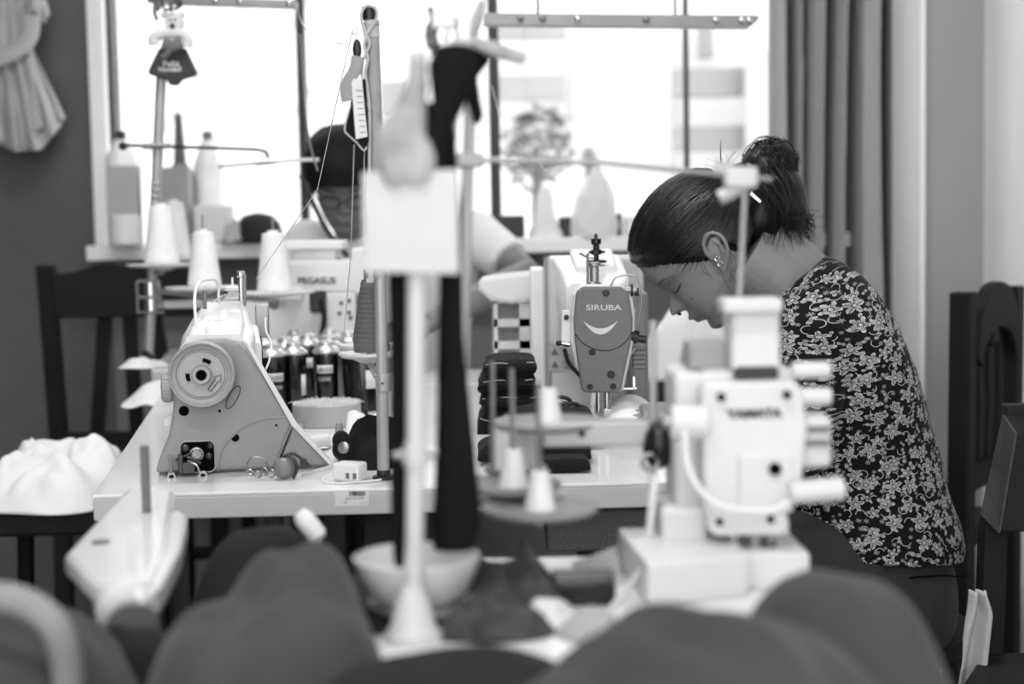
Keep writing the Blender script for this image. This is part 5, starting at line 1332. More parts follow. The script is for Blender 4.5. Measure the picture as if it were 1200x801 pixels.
# blouse
bl_ = MB()
secs = [(PW(929, 324), .056, .078, -.66), (PW(940, 345), .080, .125, -.60), (PW(958, 385), .102, .175, -.42), (PW(973, 450), .124, .176, -.22), (PW(992, 515), .128, .155, -.14), (PW(1005, 575), .133, .162, -.06), (PW(1014, 615), .140, .178, .02), (PW(1015, 634), .142, .182, .08)]
loft(bl_, interp_secs(secs, 6), 48)
bl_.ball(PW(976, 354), (.058, .10, .052), 24, 16)
for sh, el, wr in ((shN, elN, wrN), (shF, elF, wrF)):
    md = el.lerp(wr, .45)
    bl_.ball(sh, (.070, .055, .062), 20, 14)
    bl_.tube([sh, sh.lerp(el, .5), el, md], [.064, .059, .053, .048], 24)
m_flor = bpy.data.materials.new('floral_blouse_cloth'); m_flor.use_nodes = True
def floral(m):
    nt = m.node_tree; N = nt.nodes; L = nt.links; bs = N['Principled BSDF']
    def nd(t, **k):
        n = N.new(t)
        for a, v in k.items(): setattr(n, a, v)
        return n
    def mth(op, a, b=None, c=None):
        n = nd('ShaderNodeMath', operation=op)
        for i, x in enumerate((a, b, c)):
            if x is None: continue
            if isinstance(x, (int, float)): n.inputs[i].default_value = x
            else: L.new(x, n.inputs[i])
        return n.outputs[0]
    tc = nd('ShaderNodeTexCoord'); sp = nd('ShaderNodeSeparateXYZ'); L.new(tc.outputs['Object'], sp.inputs[0])
    # bend the sheet a little so that the print runs with the cloth
    wn = nd('ShaderNodeTexNoise'); wn.inputs['Scale'].default_value = 9; wn.inputs['Detail'].default_value = 1; L.new(tc.outputs['Object'], wn.inputs['Vector'])
    # unroll: u runs round the trunk (angle about a vertical axis), v is the height
    ang = mth('ARCTAN2', mth('ADD', sp.outputs['X'], .02), mth('MULTIPLY', sp.outputs['Y'], -1.0))
    uu = mth('MULTIPLY', ang, .155)
    uu = mth('ADD', uu, mth('MULTIPLY', wn.outputs['Fac'], .02))
    vv = sp.outputs['Z']
    cmb = nd('ShaderNodeCombineXYZ'); L.new(uu, cmb.inputs[0]); L.new(vv, cmb.inputs[1])
    def layer(scale, off, petals, r0, amp, twist=0.0, rnd=.75):
        mp = nd('ShaderNodeMapping'); mp.inputs['Scale'].default_value = (scale, scale, 1); mp.inputs['Location'].default_value = (off, off*.7, 0); L.new(cmb.outputs[0], mp.inputs[0])
        vo = nd('ShaderNodeTexVoronoi', voronoi_dimensions='2D'); vo.inputs['Scale'].default_value = 1; vo.inputs['Randomness'].default_value = rnd
        L.new(mp.outputs[0], vo.inputs['Vector'])
        df = nd('ShaderNodeVectorMath', operation='SUBTRACT'); L.new(mp.outputs[0], df.inputs[0]); L.new(vo.outputs['Position'], df.inputs[1])
        s2 = nd('ShaderNodeSeparateXYZ'); L.new(df.outputs[0], s2.inputs[0])
        th = mth('ARCTAN2', s2.outputs[1], s2.outputs[0]); rr = vo.outputs['Distance']
        sc = nd('ShaderNodeSeparateColor'); L.new(vo.outputs['Color'], sc.inputs[0])
        ph = mth('MULTIPLY', sc.outputs[0], 6.28)
        co = mth('COSINE', mth('ADD', mth('MULTIPLY', th, petals), mth('ADD', ph, mth('MULTIPLY', rr, twist))))
        edge = mth('ADD', r0, mth('MULTIPLY', co, amp))
        edge = mth('MULTIPLY', edge, mth('ADD', .75, mth('MULTIPLY', sc.outputs[1], .5)))
        ins = mth('LESS_THAN', rr, edge)
        return th, rr, ins, edge, ph, sc
    # large flowers with a dark ring and centre
    th, rr, ins, edge, ph, sc = layer(38, 3.1, 5, .275, .10)
    rim = mth('GREATER_THAN', rr, mth('MULTIPLY', edge, .80))
    core = mth('LESS_THAN', rr, .07); ring = mth('MULTIPLY', mth('GREATER_THAN', rr, .095), mth('LESS_THAN', rr, .125))
    mid = mth('MULTIPLY', ins, mth('SUBTRACT', 1.0, ring))
    tone = mth('ADD', .55, mth('MULTIPLY', rim, .45)); tone = mth('MAXIMUM', tone, core)
    fl = mth('MULTIPLY', mid, tone)
    spoke = mth('GREATER_THAN', mth('COSINE', mth('ADD', mth('MULTIPLY', th, 10), ph)), -.86)
    fl = mth('MULTIPLY', fl, spoke)
    # small leaves
    th, rr, ins, edge, ph, sc = layer(72, 7.7, 2, .22, .17, 2.0)
    keep = mth('GREATER_THAN', sc.outputs[2], .42)
    lf = mth('MULTIPLY', mth('MULTIPLY', ins, keep), .72)
    vein = mth('GREATER_THAN', rr, mth('MULTIPLY', edge, .45)); lf = mth('MULTIPLY', lf, mth('ADD', .45, mth('MULTIPLY', vein, .55)))
    # curls: arcs of thin rings
    th, rr, ins, edge, ph, sc = layer(52, 12.3, 1, .34, .06)
    arc = mth('MULTIPLY', mth('MULTIPLY', mth('GREATER_THAN', rr, .27), mth('LESS_THAN', rr, .325)), mth('GREATER_THAN', mth('COSINE', mth('ADD', th, ph)), -.1))
    cu = mth('MULTIPLY', arc, .75)
    # tiny sprigs
    th, rr, ins, edge, ph, sc = layer(95, 21.0, 6, .17, .13)
    sg = mth('MULTIPLY', mth('MULTIPLY', ins, mth('GREATER_THAN', sc.outputs[2], .5)), .6)
    tot = mth('MAXIMUM', mth('MAXIMUM', fl, lf), mth('MAXIMUM', cu, sg))
    wv = nd('ShaderNodeTexNoise'); wv.inputs['Scale'].default_value = 900; L.new(tc.outputs['Object'], wv.inputs['Vector'])
    tot = mth('MULTIPLY', tot, mth('ADD', .7, mth('MULTIPLY', wv.outputs['Fac'], .6)))
    col = mth('ADD', .006, mth('MULTIPLY', tot, .46))
    L.new(col, bs.inputs['Base Color']); bs.inputs['Roughness'].default_value = .9; bs.inputs['Specular IOR Level'].default_value = .15
    bs.inputs['Sheen Weight'].default_value = .03
floral(m_flor)
blo = bl_.build('blouse', m_flor, wo, remesh=.004, smoothit=8)
# folds in the blouse
tx = bpy.data.textures.new('cloth_folds', 'CLOUDS'); tx.noise_scale = .09
dm = blo.modifiers.new('folds', 'DISPLACE'); dm.texture = tx; dm.strength = .010; dm.mid_level = .5
# face details
def lid(v0, w0, pts, r, name, mat, par=bd):
    q = [HW.surf(v0+b, ES*(w0+a), off) for a, b, off in pts]
    return MB().tube(cat(q, 5), r, 8).build(name, mat, par)
for sd in (1, -1):
    def q(a, b, off): return HW.surf(b, sd*ES*a, off)
    MB().tube(cat([q(.020, .0035, .0010), q(.026, .0005, .0016), q(.033, -.0008, .0018), q(.040, .0012, .0018), q(.046, .0045, .001)], 5), [.0006]*5+[.0011]*14+[.0006]*2, 8).build('eyelashes', m_hair, bd)
    MB().tube(cat([q(.016, .0245, .0004), q(.026, .0275, .0006), (q(.036, .0290, .0006)), q(.046, .0265, .0004), q(.053, .021, .0002)], 5), [.0008]*4+[.0016]*10+[.0008]*7, 8, flat=.45).build('eyebrow', M('brow_hair', .27, .8), bd)
    MB().tube(cat([q(.019, .011, -.0002), q(.030, .0150, .0002), q(.041, .0125, -.0002)], 5), .0006, 6).build('lid_crease', M('crease_skin', .36, .6), bd)
lp = []
for i in range(13):
    w = -.021+.042*i/12; lp.append(HW.surf(-.0533-.0012*abs(w)/.02, w, .0004))
MB().tube(lp, [.0004]+[.0009]*11+[.0004], 6).build('mouth_line', M('lip_line', .25, .6), bd)
MB().tube([HW.surf(-.0545, w, -.0030) for w in [-.02+.04*i/12 for i in range(13)]], [.001]+[.004]*11+[.001], 8, flat=1.3).build('lips', M('lip_skin', .46, .42), bd) if False else None
MB().ball(HW.surf(-.024, ES*.043, .0), .0011, 8, 6).build('mole', m_dark, bd)
MB().ball(HW.at(.1015, ES*.0105, -.0285), (.0035, .0025, .0022), 10, 6).build('nostril', m_dark, bd)
# earrings
for k, (x, y) in enumerate(((840.5, 303), (844, 309))):
    e = P(x, y, 2.137); MB().torus(e, .0035, .0009, (.3, 1, 0), 18, 6).build('earring', m_chrome, bd); MB().ball(e+V((0, -.001, .0035)), .0016, 8, 6).build('ear_stud', m_chrome, bd)

# hair
def is_hair(u, v, w):
    if v > .072: return True
    f = itp([(-.075, -.060), (-.05, -.040), (-.03, -.030), (-.012, -.020), (0.0, .013), (.012, .026), (.03, .042), (.045, .058), (.06, .076), (.068, .084), (.072, .10)], v)
    return u < f and v > -.072
hair = MB(); nv, na = 80, 120; OFF = .0075
vs = []; fs = []; idx = {}
for i in range(nv+1):
    tq_ = i/nv; v = -.09+(.1139+.09)*(1-(1-tq_)**1.6 if False else (tq_*.75+.25*math.sin(tq_*PI/2)))
    for k in range(na):
        th = 2*PI*k/na; u, w, vv = head_pt(v, th, 0, False)
        inside = is_hair(u, v, w)
        # thickness grows away from the hairline
        f = itp([(-.075, -.060), (-.05, -.040), (-.03, -.030), (-.012, -.020), (0.0, .013), (.012, .026), (.03, .042), (.045, .058), (.06, .072), (.072, .081), (.078, .10), (.1, .2)], v)
        t = min(1, max(0, (f-u)/.03)) if v < .085 else 1
        o2 = .0015+(OFF-.0015)*t**.6
        dv = V((u+.005, w, vv-.02)).normalized(); vs.append(HW.at(u+dv.x*o2, w+dv.y*o2, vv+dv.z*o2)); idx[(i, k)] = inside
for i in range(nv):
    for k in range(na):
        k2 = (k+1) % na
        if idx[(i, k)] or idx[(i+1, k2)]: fs.append((i*na+k, i*na+k2, (i+1)*na+k2, (i+1)*na+k))
fs.append(tuple(nv*na+k for k in range(na)))
hair.add(vs, fs)
bvh = BVHTree.FromPolygons([tuple(p) for p in vs], fs)
hr = hair.build('hair', m_hair, wo, angle=180, solid=.0015)
cen = HW.at(-.01, 0, .035)
bun = HW.at(-.112, 0, .030)
def shell(d, extra):
    d = d.normalized(); h = bvh.ray_cast(cen+d*.25, -d, .25)
    if h[0] is None: return cen+d*(.105+extra)
    return h[0]+d*extra
random.seed(12)
st_ = MB(); bd_dir = (bun-cen).normalized()
HL = [(.078, 0), (.080, .02), (.074, .035), (.060, .050), (.045, .060), (.030, .066), (.022, .068)]
for k in range(1500):
    sgn = random.choice((1, -1, ES, ES))
    t = random.random()
    # start on the hairline: (u, v, w)
    HLp = [(.086, .074, .0), (.083, .072, .02), (.076, .066, .036), (.064, .052, .052), (.048, .034, .062), (.034, .018, .066), (.020, .004, .068), (-.022, -.014, .068), (-.034, -.035, .062), (-.045, -.055, .05)]
    x = t**.85*(len(HLp)-1); i = min(int(x), len(HLp)-2); f = x-i
    u, v, w = [HLp[i][j]+(HLp[i+1][j]-HLp[i][j])*f for j in range(3)]
    p0 = HW.at(u-random.random()*.01, sgn*w, v+random.random()*.006)
    d0 = (p0-cen).normalized(); dB = (bd_dir+V([random.gauss(0, .10) for _ in range(3)])).normalized()
    ax = d0.cross(dB); ang = d0.angle(dB); pts = []; ph = random.random()*6; am = random.gauss(0, .02)
    ex = random.uniform(.0002, .0028)
    bulge = random.gauss(0, .035)
    for s_i in range(13):
        q_ = s_i/12; d = Quaternion(ax.normalized(), ang*q_) @ d0 if ax.length > 1e-5 else d0
        d = (d+ax.normalized()*bulge*math.sin(PI*q_)).normalized()
        pts.append(shell(d, ex*math.sin(PI*min(1, q_+.12))**.5 if q_ < .95 else ex))
    st_.tube(pts, [.0004]+[.00075]*11+[.0005], 3)
st_.build('hair_strands', m_hair, hr, angle=180)
# gathered mass, bun and tail
bn = MB()
bn.tube([HW.at(-.085, 0, .02), P(880, 222, DW), P(900, 215, DW)], [.052, .046, .036], 20)
bn.ball(P(898, 193, DW), (.038, .036, .032), 20, 14)
bn.ball(P(913, 187, DW), (.024, .030, .030), 18, 12)
bn.tube([P(905, 198, DW), P(918, 225, DW), P(922, 255, DW), P(916, 286, DW)], [.030, .036, .034, .018], 18)
bn.tube([P(885, 225, DW), P(893, 262, DW), P(898, 292, DW)], [.044, .040, .018], 18)
bnm = bn.build('bun', m_hair, hr, remesh=.004, smoothit=4)
sb = MB()
for k in range(420):      # swirls over the bun
    c_ = V([random.gauss(0, 1) for _ in range(3)]).normalized(); a = c_.cross(V((random.gauss(0, .5), 1, random.gauss(0, .5)))).normalized()
    o_c = P(900+random.uniform(-4, 10), 192+random.uniform(-5, 4), DW); r = random.uniform(.031, .039); a0 = random.uniform(0, 6.3); ln = random.uniform(.8, 2.0)
    e2 = c_.cross(a).normalized()
    sb.tube([o_c+(a*math.cos(a0+ln*i/8)+e2*math.sin(a0+ln*i/8))*r*(1+.04*math.sin(i)) for i in range(9)], [.0004]+[.0007]*7+[.0004], 3)
for k in range(620):      # tail strands falling over the back of the head
    y0 = random.gauss(0, .018); x0 = random.uniform(880, 930); w_ = random.random()
    ex_, ey_ = random.choice(((random.uniform(905, 945), random.uniform(278, 298)), (random.uniform(935, 957), random.uniform(250, 285)), (random.uniform(885, 925), random.uniform(280, 296))))
    pts = cat([P(x0-10, 196+random.uniform(-8, 8), DW+y0), P(x0+random.uniform(0, 12), 222+random.uniform(-8, 8), DW+y0*1.8), P((x0+ex_)/2+random.uniform(0, 10), 252, DW+y0*2), P(ex_, ey_, DW+y0*1.4)], 4)
    n_ = len(pts); sb.tube(pts, [.0008*(1-.7*i/n_) for i in range(n_)], 3)
for k in range(46):       # fly-away hairs
    base = random.choice((P(random.uniform(838, 860), 198, DW), P(random.uniform(880, 925), random.uniform(168, 180), DW), P(random.uniform(935, 950), random.uniform(240, 262), DW), P(random.uniform(900, 940), 290, DW)))
    dx, dz = random.gauss(0, .012), random.uniform(.006, .03)
    if base.z < P(900, 230, DW).z: dz *= -.4; dx = abs(dx)
    sb.tube(cat([base, base+V((dx*.5, random.gauss(0, .006), dz*.6)), base+V((dx*1.6, random.gauss(0, .008), dz))], 4), .00028, 3)
sb.tube(cat([P(848, 200, DW), P(845, 190, DW), P(844.5, 172, DW), P(845, 163, DW)], 4), [.0022, .002, .0018, .0015, .0014, .0012, .001, .0009, .0008, .0007, .0006, .0005, .0003], 6)
for a_, b2, c2 in (((848, 285), (850, 305), (862, 332)), ((852, 282), (857, 310), (856, 330)), ((850, 288), (868, 312), (872, 326)), ((822, 300), (827, 315), (836, 327)), ((818, 296), (824, 318), (832, 322)), ((850, 290), (846, 318), (858, 345))):
    sb.tube(cat([P(*a_, 2.150), P(*b2, 2.146), P(*c2, 2.155)], 5), .00035, 3)
sb.build('loose_hair', m_hair, hr, angle=180)
MB().prism([P(x, y, 2.17) for x, y in ((878, 228), (881, 224), (893, 235), (891, 239))], (0, .004, 0)).build('hair_clip', m_chrome, hr, bevel=.001)

# ------------------------------------------------------------ the seated person at the back
D6 = 3.34
p2 = thing('person', 'person with short black hair and glasses in a pale shirt, working behind the lettered machine', 'person', V((P(460, 300, 3.5).x, 3.5, 0)))
h2 = P(399, 214, D6)
H2 = Head(h2+V((0, .04, 0)), (.10, -.86, -.50), (.05, -.5, .86))
b = MB(); H2.mesh(b, 70, 80); H2.ear(b, 1); H2.ear(b, -1)
b.tube([h2+V((.0, .07, -.05)), h2+V((.03, .12, -.12)), h2+V((.06, .16, -.16))], [.052, .056, .07], 20)
def P6(x, y, d): return P(x, y, d)
cxs = P(462, 300, 3.5).x
s_l = V((P(362, 285, 3.48).x, 3.48, P(362, 287, 3.48).z)); s_r = V((P(556, 285, 3.48).x, 3.48, P(556, 276, 3.48).z))
el_l = V((cxs-.25, 3.40, .86)); el_r = V((P(616, 320, 3.36).x, 3.36, P(616, 322, 3.36).z)); 
wr_l = V((cxs-.12, 3.14, .84)); wr_r = V((P(500, 330, 3.12).x, 3.12, .86))
arm(b, s_l, el_l, wr_l); arm(b, s_r, el_r, wr_r)
hand(b, wr_l, (.6, -.6, -.1), (.2, .1, -1), 1, .5, 1); hand(b, wr_r, (-.8, -.5, -.1), (-.1, .1, -1), 1, .5, -1)
loft(b, interp_secs([(V((cxs, 3.5, .92)), .19, .10, 0), (V((cxs, 3.55, .75)), .15, .10, 0), (V((cxs, 3.6, .5)), .16, .12, 0)]))
for sx in (-.09, .09):
    b.tube([V((cxs+sx, 3.60, .5)), V((cxs+sx*1.2, 3.30, .50)), V((cxs+sx*1.2, 3.26, .42)), V((cxs+sx*1.2, 3.30, .09)), V((cxs+sx*1.2, 3.22, .035))], [.085, .065, .055, .038, .03], 16)
b2d = b.build('body', m_skin2, p2, remesh=.0034, smoothit=2)
sh = MB()
m_shirt = M('pale_shirt', .86, .9, var=.04, vscale=10)
loft(sh, interp_secs([(V((cxs+.0, 3.47, P(462, 268, 3.45).z)), .07, .055, 0), (V((cxs, 3.48, s_l.z+.012)), .15, .085, 0), (V((cxs, 3.49, s_l.z-.05)), .205, .115, 0), (V((cxs, 3.53, .82)), .185, .115, 0), (V((cxs, 3.57, .66)), .18, .12, 0), (V((cxs, 3.6, .5)), .19, .135, 0)]))
for s0, e0_, w0_, dd in ((s_l, el_l, wr_l, .25), (s_r, el_r, wr_r, .2)):
    sh.ball(s0, .064); sh.tube([s0, s0.lerp(e0_, .4), e0_.lerp(s0, .32)], [.064, .060, .056], 18)
sh.build('shirt', m_shirt, p2, remesh=.007, smoothit=6)
tr2 = MB()
loft(tr2, [(V((cxs, 3.6, .56)), .18, .13, 0), (V((cxs, 3.6, .47)), .19, .14, 0)])
for sx in (-.09, .09): tr2.tube([V((cxs+sx, 3.60, .5)), V((cxs+sx*1.2, 3.30, .50)), V((cxs+sx*1.2, 3.26, .42)), V((cxs+sx*1.2, 3.30, .12))], [.095, .077, .066, .05], 16)
tr2.build('trousers', m_tr, p2, remesh=.01, smoothit=4)
# hair cap
hc2 = MB(); vs = []; fs = []; ok = {}
for i in range(61):
    v = -.05+(.1139+.05)*i/60
    for k in range(80):
        th = 2*PI*k/80; u, w, vv = head_pt(v, th, 0, False)
        f = itp([(-.05, -.05), (-.02, -.02), (0, .03), (.02, .05), (.035, .068), (.045, .088), (.05, .12)], v)
        ok[(i, k)] = u < f
        o2 = .020 if v > .03 else .012
        o2 *= 1+.12*noise.noise(V((u*30, w*30, v*30)))
        dv = V((u+.005, w, vv-.02)).normalized(); vs.append(H2.at(u+dv.x*o2, w+dv.y*o2, vv+dv.z*o2))
for i in range(60):
    for k in range(80):
        if ok[(i, k)] or ok[(i+1, (k+1) % 80)]: fs.append((i*80+k, i*80+(k+1) % 80, (i+1)*80+(k+1) % 80, (i+1)*80+k))
fs.append(tuple(60*80+k for k in range(80))); hc2.add(vs, fs); h2m = hc2.build('hair', M('matt_black_hair', .05, .7, spec=.2), p2, angle=180, solid=.004)
# glasses
gl_ = thing('glasses', 'dark-rimmed glasses worn by the seated person at the back', 'glasses', H2.at(.1, 0, .0))
for sx in (-1, 1):
    c_ = H2.at(.103, sx*.031, .004)
    MB().tube([c_+H2.w*(.023*math.cos(t))+H2.u*(.016*math.sin(t)) for t in [2*PI*i/28 for i in range(29)]], .0018, 8).build('rim', m_black, gl_)
    MB().tube([H2.at(.102, sx*.054, .006), H2.at(.04, sx*.072, .006), H2.at(-.01, sx*.074, .002)], .0018, 8).build('temple', m_black, gl_)
MB().tube(cat([H2.at(.104, -.009, .006), H2.at(.110, 0, .009), H2.at(.104, .009, .006)], 5), .0017, 8).build('bridge', m_black, gl_)
for o in (1, -1):
    q = [H2.surf(.003, o*w, .0008) for w in (.018, .026, .034, .043)]
    MB().tube(cat(q, 4), .0016, 6).build('eyelashes', m_hair, b2d)
    q = [H2.surf(.026, o*w, .0008) for w in (.014, .026, .036, .048)]
    MB().tube(cat(q, 4), .003, 6, flat=.5).build('eyebrow', m_hair, b2d)
MB().tube([H2.surf(-.0533, w, .0003) for w in [-.022+.044*i/8 for i in range(9)]], .0013, 6).build('mouth_line', m_dark, b2d)
# strap
MB().tube(cat([P(352, 205, 3.2), P(368, 240, 3.2), P(385, 272, 3.18), P(408, 300, 3.16)], 8), .006, 8, flat=.4).build('neck_strap', m_black, p2)
# stool under the seated person
ts_ = thing('stool', 'plain dark stool hidden beneath the woman in the floral blouse', 'stool', V((.56, 2.24, 0)))
MB().lathe(V((.56, 2.24, .39)), [(.16, 0), (.165, .01), (.165, .03), (.15, .035)], seg=32).build('seat', m_wood, ts_)
for sx in (-1, 1):
    for sy in (-1, 1): MB().tube([V((.56+sx*.10, 2.24+sy*.10, .40)), V((.56+sx*.14, 2.24+sy*.13, 0))], .014, 8).build('leg', m_wood, ts_)
t = thing('stool', 'plain dark stool carrying the seated person at the back', 'stool', V((cxs, 3.62, 0)))
MB().lathe(V((cxs, 3.62, .39)), [(.16, 0), (.165, .01), (.165, .03), (.15, .035)], seg=32).build('seat', m_wood, t)
for sx in (-1, 1):
    for sy in (-1, 1): MB().tube([V((cxs+sx*.10, 3.62+sy*.10, .40)), V((cxs+sx*.14, 3.62+sy*.13, 0))], .014, 8).build('leg', m_wood, t)
# ============================================================ FOREGROUND MACHINE (YAMATA, blurred)
DY = 1.17; kY = DY/F
def PY_(x, y, dy=0.0): return P(x, y, DY+dy)
c0 = PY_(850, 700); 
Y = thing('overlock_machine', 'blurred white overlock machine lettered across its boxy front, standing before the floral blouse', 'overlock machine', V((c0.x, DY, ZT)))
def yb(x0, y0, x1, y1, th, name, mat, dy=0.0, bev=.003, par=None):
    a, c_ = PY_(x0, y0, dy), PY_(x1, y1, dy)
    return MB().box(((a.x+c_.x)/2, DY+dy+th/2, (a.z+c_.z)/2), (abs(c_.x-a.x), th, abs(a.z-c_.z))).build(name, mat, par or Y, smooth=False, bevel=bev)
m_y = M('overlock_enamel', .81, .4, var=.02)
hd = MB().prism([PY_(*p) for p in ((822, 456), (829, 449), (930, 446), (939, 454), (947, 500), (941, 560), (925, 600), (912, 612), (832, 612), (824, 604))], (0, .09, 0)).build('front_housing', m_y, Y, bevel=.004)
text_mb('YAMATA', PY_(884, 484, -.0008), 11*kY, (1, 0, .01), width=66*kY, bold=.045).build('front_lettering', m_dark, hd, smooth=False)
yb(866, 532, 930, 600, .006, 'lower_cover', m_y, -.004, .002)
for px, py, r in ((845, 465, 5), (922, 462, 5), (908, 549, 7.5)):
    MB().lathe(PY_(px, py, -.0045), [(r*kY, 0), (r*kY, .003), (.0001, .003)], (0, -1, 0), 16).build('cover_screw', m_dark, hd)
MB().prism([PY_(*p, -.008) for p in ((830, 600), (922, 596), (924, 620), (916, 627), (838, 628), (830, 620))], (0, .05, 0)).build('lower_plate', m_y, Y, bevel=.002)
for px, py in ((843, 611), (903, 608)):
    MB().lathe(PY_(px, py, -.0085), [(4.5*kY, 0), (4.5*kY, .002), (.0001, .002)], (0, -1, 0), 14).build('plate_screw', m_dark, Y)
# arm running back and left
MB().ring_stack([[PY_(x, y, dy) for x, y in ((x0, y0), (x1, y0-4), (x1, y1), (x0, y1))] for x0, x1, y0, y1, dy in ((818, 935, 436, 470, .03), (806, 895, 416, 470, .10), (796, 872, 404, 460, .18))]).build('arm', m_y, Y, smooth=False, bevel=.006)
yb(790, 436, 826, 640, .08, 'side_housing', m_y, .03, .006)
yb(857, 356, 915, 434, .05, 'tension_tower', m_y, .02, .004)
yb(848, 350, 918, 366, .035, 'tower_wings', m_y, .008, .003)
yb(862, 430, 912, 448, .05, 'tower_base', m_black, .018, .002)
def yrod(x0, y0, x1, y1, r, name, mat, dy=0.0, dy2=None):
    return MB().cyl(PY_(x0, y0, dy), PY_(x1, y1, dy if dy2 is None else dy2), r*kY, seg=20).build(name, mat, Y, bevel=.001)
yrod(786, 494, 828, 495, 20, 'left_dial', m_y, .0); yrod(776, 494, 790, 494, 8, 'dial_axle', m_steel, .0)
yrod(928, 434, 972, 433, 10, 'upper_roller', m_y, .02)
yrod(936, 465, 973, 464, 11, 'middle_roller', m_y, .02)
yrod(925, 577, 988, 572, 14, 'lower_roller', m_y, -.01)
yb(936, 488, 975, 548, .04, 'side_block', M('block_grey_enamel', .78, .5), .01, .004)
for y in (500, 516): yb(940, y, 972, y+6, .003, 'block_slot', m_greyd, .007, 0)
yb(926, 480, 944, 560, .05, 'bracket', m_black, .03, .002)
yb(806, 400, 855, 434, .04, 'thread_unit', M('grey_unit', .55, .5), .04, .004)
MB().tube(cat([PY_(802, 500, -.01), PY_(806, 545, -.014), PY_(824, 578, -.016), PY_(850, 594, -.016), PY_(900, 598, -.014), PY_(925, 588, -.012)], 8), .0028, 10).build('thread_tube', m_whitem, Y)
# needle area
b = MB(); b.tube([PY_(860, 625, .0), PY_(860, 668, 0)], .004, 10); b.tube([PY_(884, 625, .004), PY_(884, 672, .004)], .0055, 10); b.tube([PY_(902, 625, .01), PY_(900, 680, .01)], .004, 10); b.build('needle_bars', m_steel, Y)
b = MB(); b.box(PY_(866, 650, .01), (.022, .02, .012)); b.box(PY_(900, 646, .014), (.012, .02, .018)); b.build('clamp', M('oily_steel', .3, .3, .8), Y, bevel=.001)
yb(868, 672, 910, 690, .03, 'presser_foot', m_steel, -.005, .002)
yb(905, 606, 926, 700, .06, 'right_column', m_y, .05, .004)
yb(846, 622, 912, 700, .02, 'mechanism_back', m_black, .05, .001)
# base with bright top plate
zb = PY_(790, 716).z
pl = [P(724, 640, 1.24), P(845, 636, 1.24), P(878, 712, 1.13), P(760, 722, 1.10)]
zt_ = .785
fl = []
for p in pl: 
    fl.append(V((p.x, p.y, 0)))
top = [V((CAM.x+(p.x-CAM.x), p.y, zt_)) for p in pl]
MB().prism([V((p.x, p.y, ZT)) for p in pl], (0, 0, zt_-ZT)).build('base', m_y, Y, smooth=False, bevel=.003)
a, c_ = P(800, 690, 1.2), P(1000, 690, 1.2)
MB().box(((a.x+.20)/2+.02, 1.22, ZT+.015), (.10, .14, .03)).build('bed', m_y, Y, smooth=False, bevel=.003)
MB().box((PY_(806, 560).x, DY+.06, (PY_(800, 600).z+ZT)/2), (.04, .08, PY_(800, 600).z-ZT)).build('column', m_y, Y, smooth=False, bevel=.005)

# ============================================================ FOREGROUND MACHINE (tilted, left)
DZ = 1.2
ZL = .60
a, c_ = P(180, 575, 1.40), P(115, 680, 1.13)
Z = thing('sewing_machine', 'blurred white machine seen from above at the lower left, pointing away past the black cloth', 'sewing machine', V(((a.x+c_.x)/2, 1.25, ZL)))
zt2 = .775
def onz(px, py, z):
    d = P(px, py, 1)-CAM; return CAM+d*((z-CAM.z)/d.z)
topq = [onz(*p, zt2) for p in ((76, 648), (128, 592), (150, 570), (205, 574), (196, 640), (168, 694), (110, 680))]
MB().prism([p-V((0, 0, .022)) for p in topq], (0, 0, .022)).build('top_cover', m_white, Z, bevel=.006)
tq = [onz(*p, zt2-.002) for p in ((198, 600), (208, 594), (220, 602), (212, 640), (190, 682), (172, 696), (176, 676), (192, 640))]
MB().prism([p-V((0, 0, .025)) for p in tq], (0, 0, .025)).build('side_ridge', m_white, Z, bevel=.005)
e = onz(172, 600, zt2); MB().tube([e, V((e.x, e.y, zof(522, e.y, 175)))], .0045, 12).build('thread_post', m_greyd, Z)
e = onz(118, 636, zt2); MB().lathe(e, [(.008, 0), (.008, .002), (.004, .003)], (0, 0, 1), 20).build('oil_cap', m_greyd, Z)
cz = V((sum(p.x for p in topq)/7, sum(p.y for p in topq)/7, 0))
MB().prism([V((cz.x+(p.x-cz.x)*.6, cz.y+.03+(p.y-cz.y)*.5, ZL)) for p in topq], (0, 0, zt2-.02-ZL)).build('body', m_black, Z, bevel=.006)
wc_ = P(135, 716, 1.08)
MB().lathe(wc_+V((0, .03, 0)), [(.018, 0), (.024, .004), (.024, .018), (.019, .022), (.012, .024), (.001, .024)], (.35, -1, -.2), 36).build('handwheel', m_y, Z)
MB().lathe(wc_+V((0.012, .004, -.012)), [(.020, 0), (.020, .006), (.001, .006)], (.35, -1, -.2), 28).build('wheel_hub', m_greyd, Z)
MB().tube([wc_+V((0, .03, 0)), V((cz.x, cz.y, wc_.z))], .012, 16).build('wheel_axle', m_steel, Z)
# white capsule knob, dark tray and hose
q = P(362, 614, 1.30)
g = MB().tube([P(350, 600, 1.3), P(356, 607, 1.3), P(372, 628, 1.3), P(376, 632, 1.3)], [.006, .0095, .0095, .006], 16).build('white_spool', m_whitem); 
tag(g, 'blurred small white spool lying on the black cloth under the barcode sticker', 'spool')

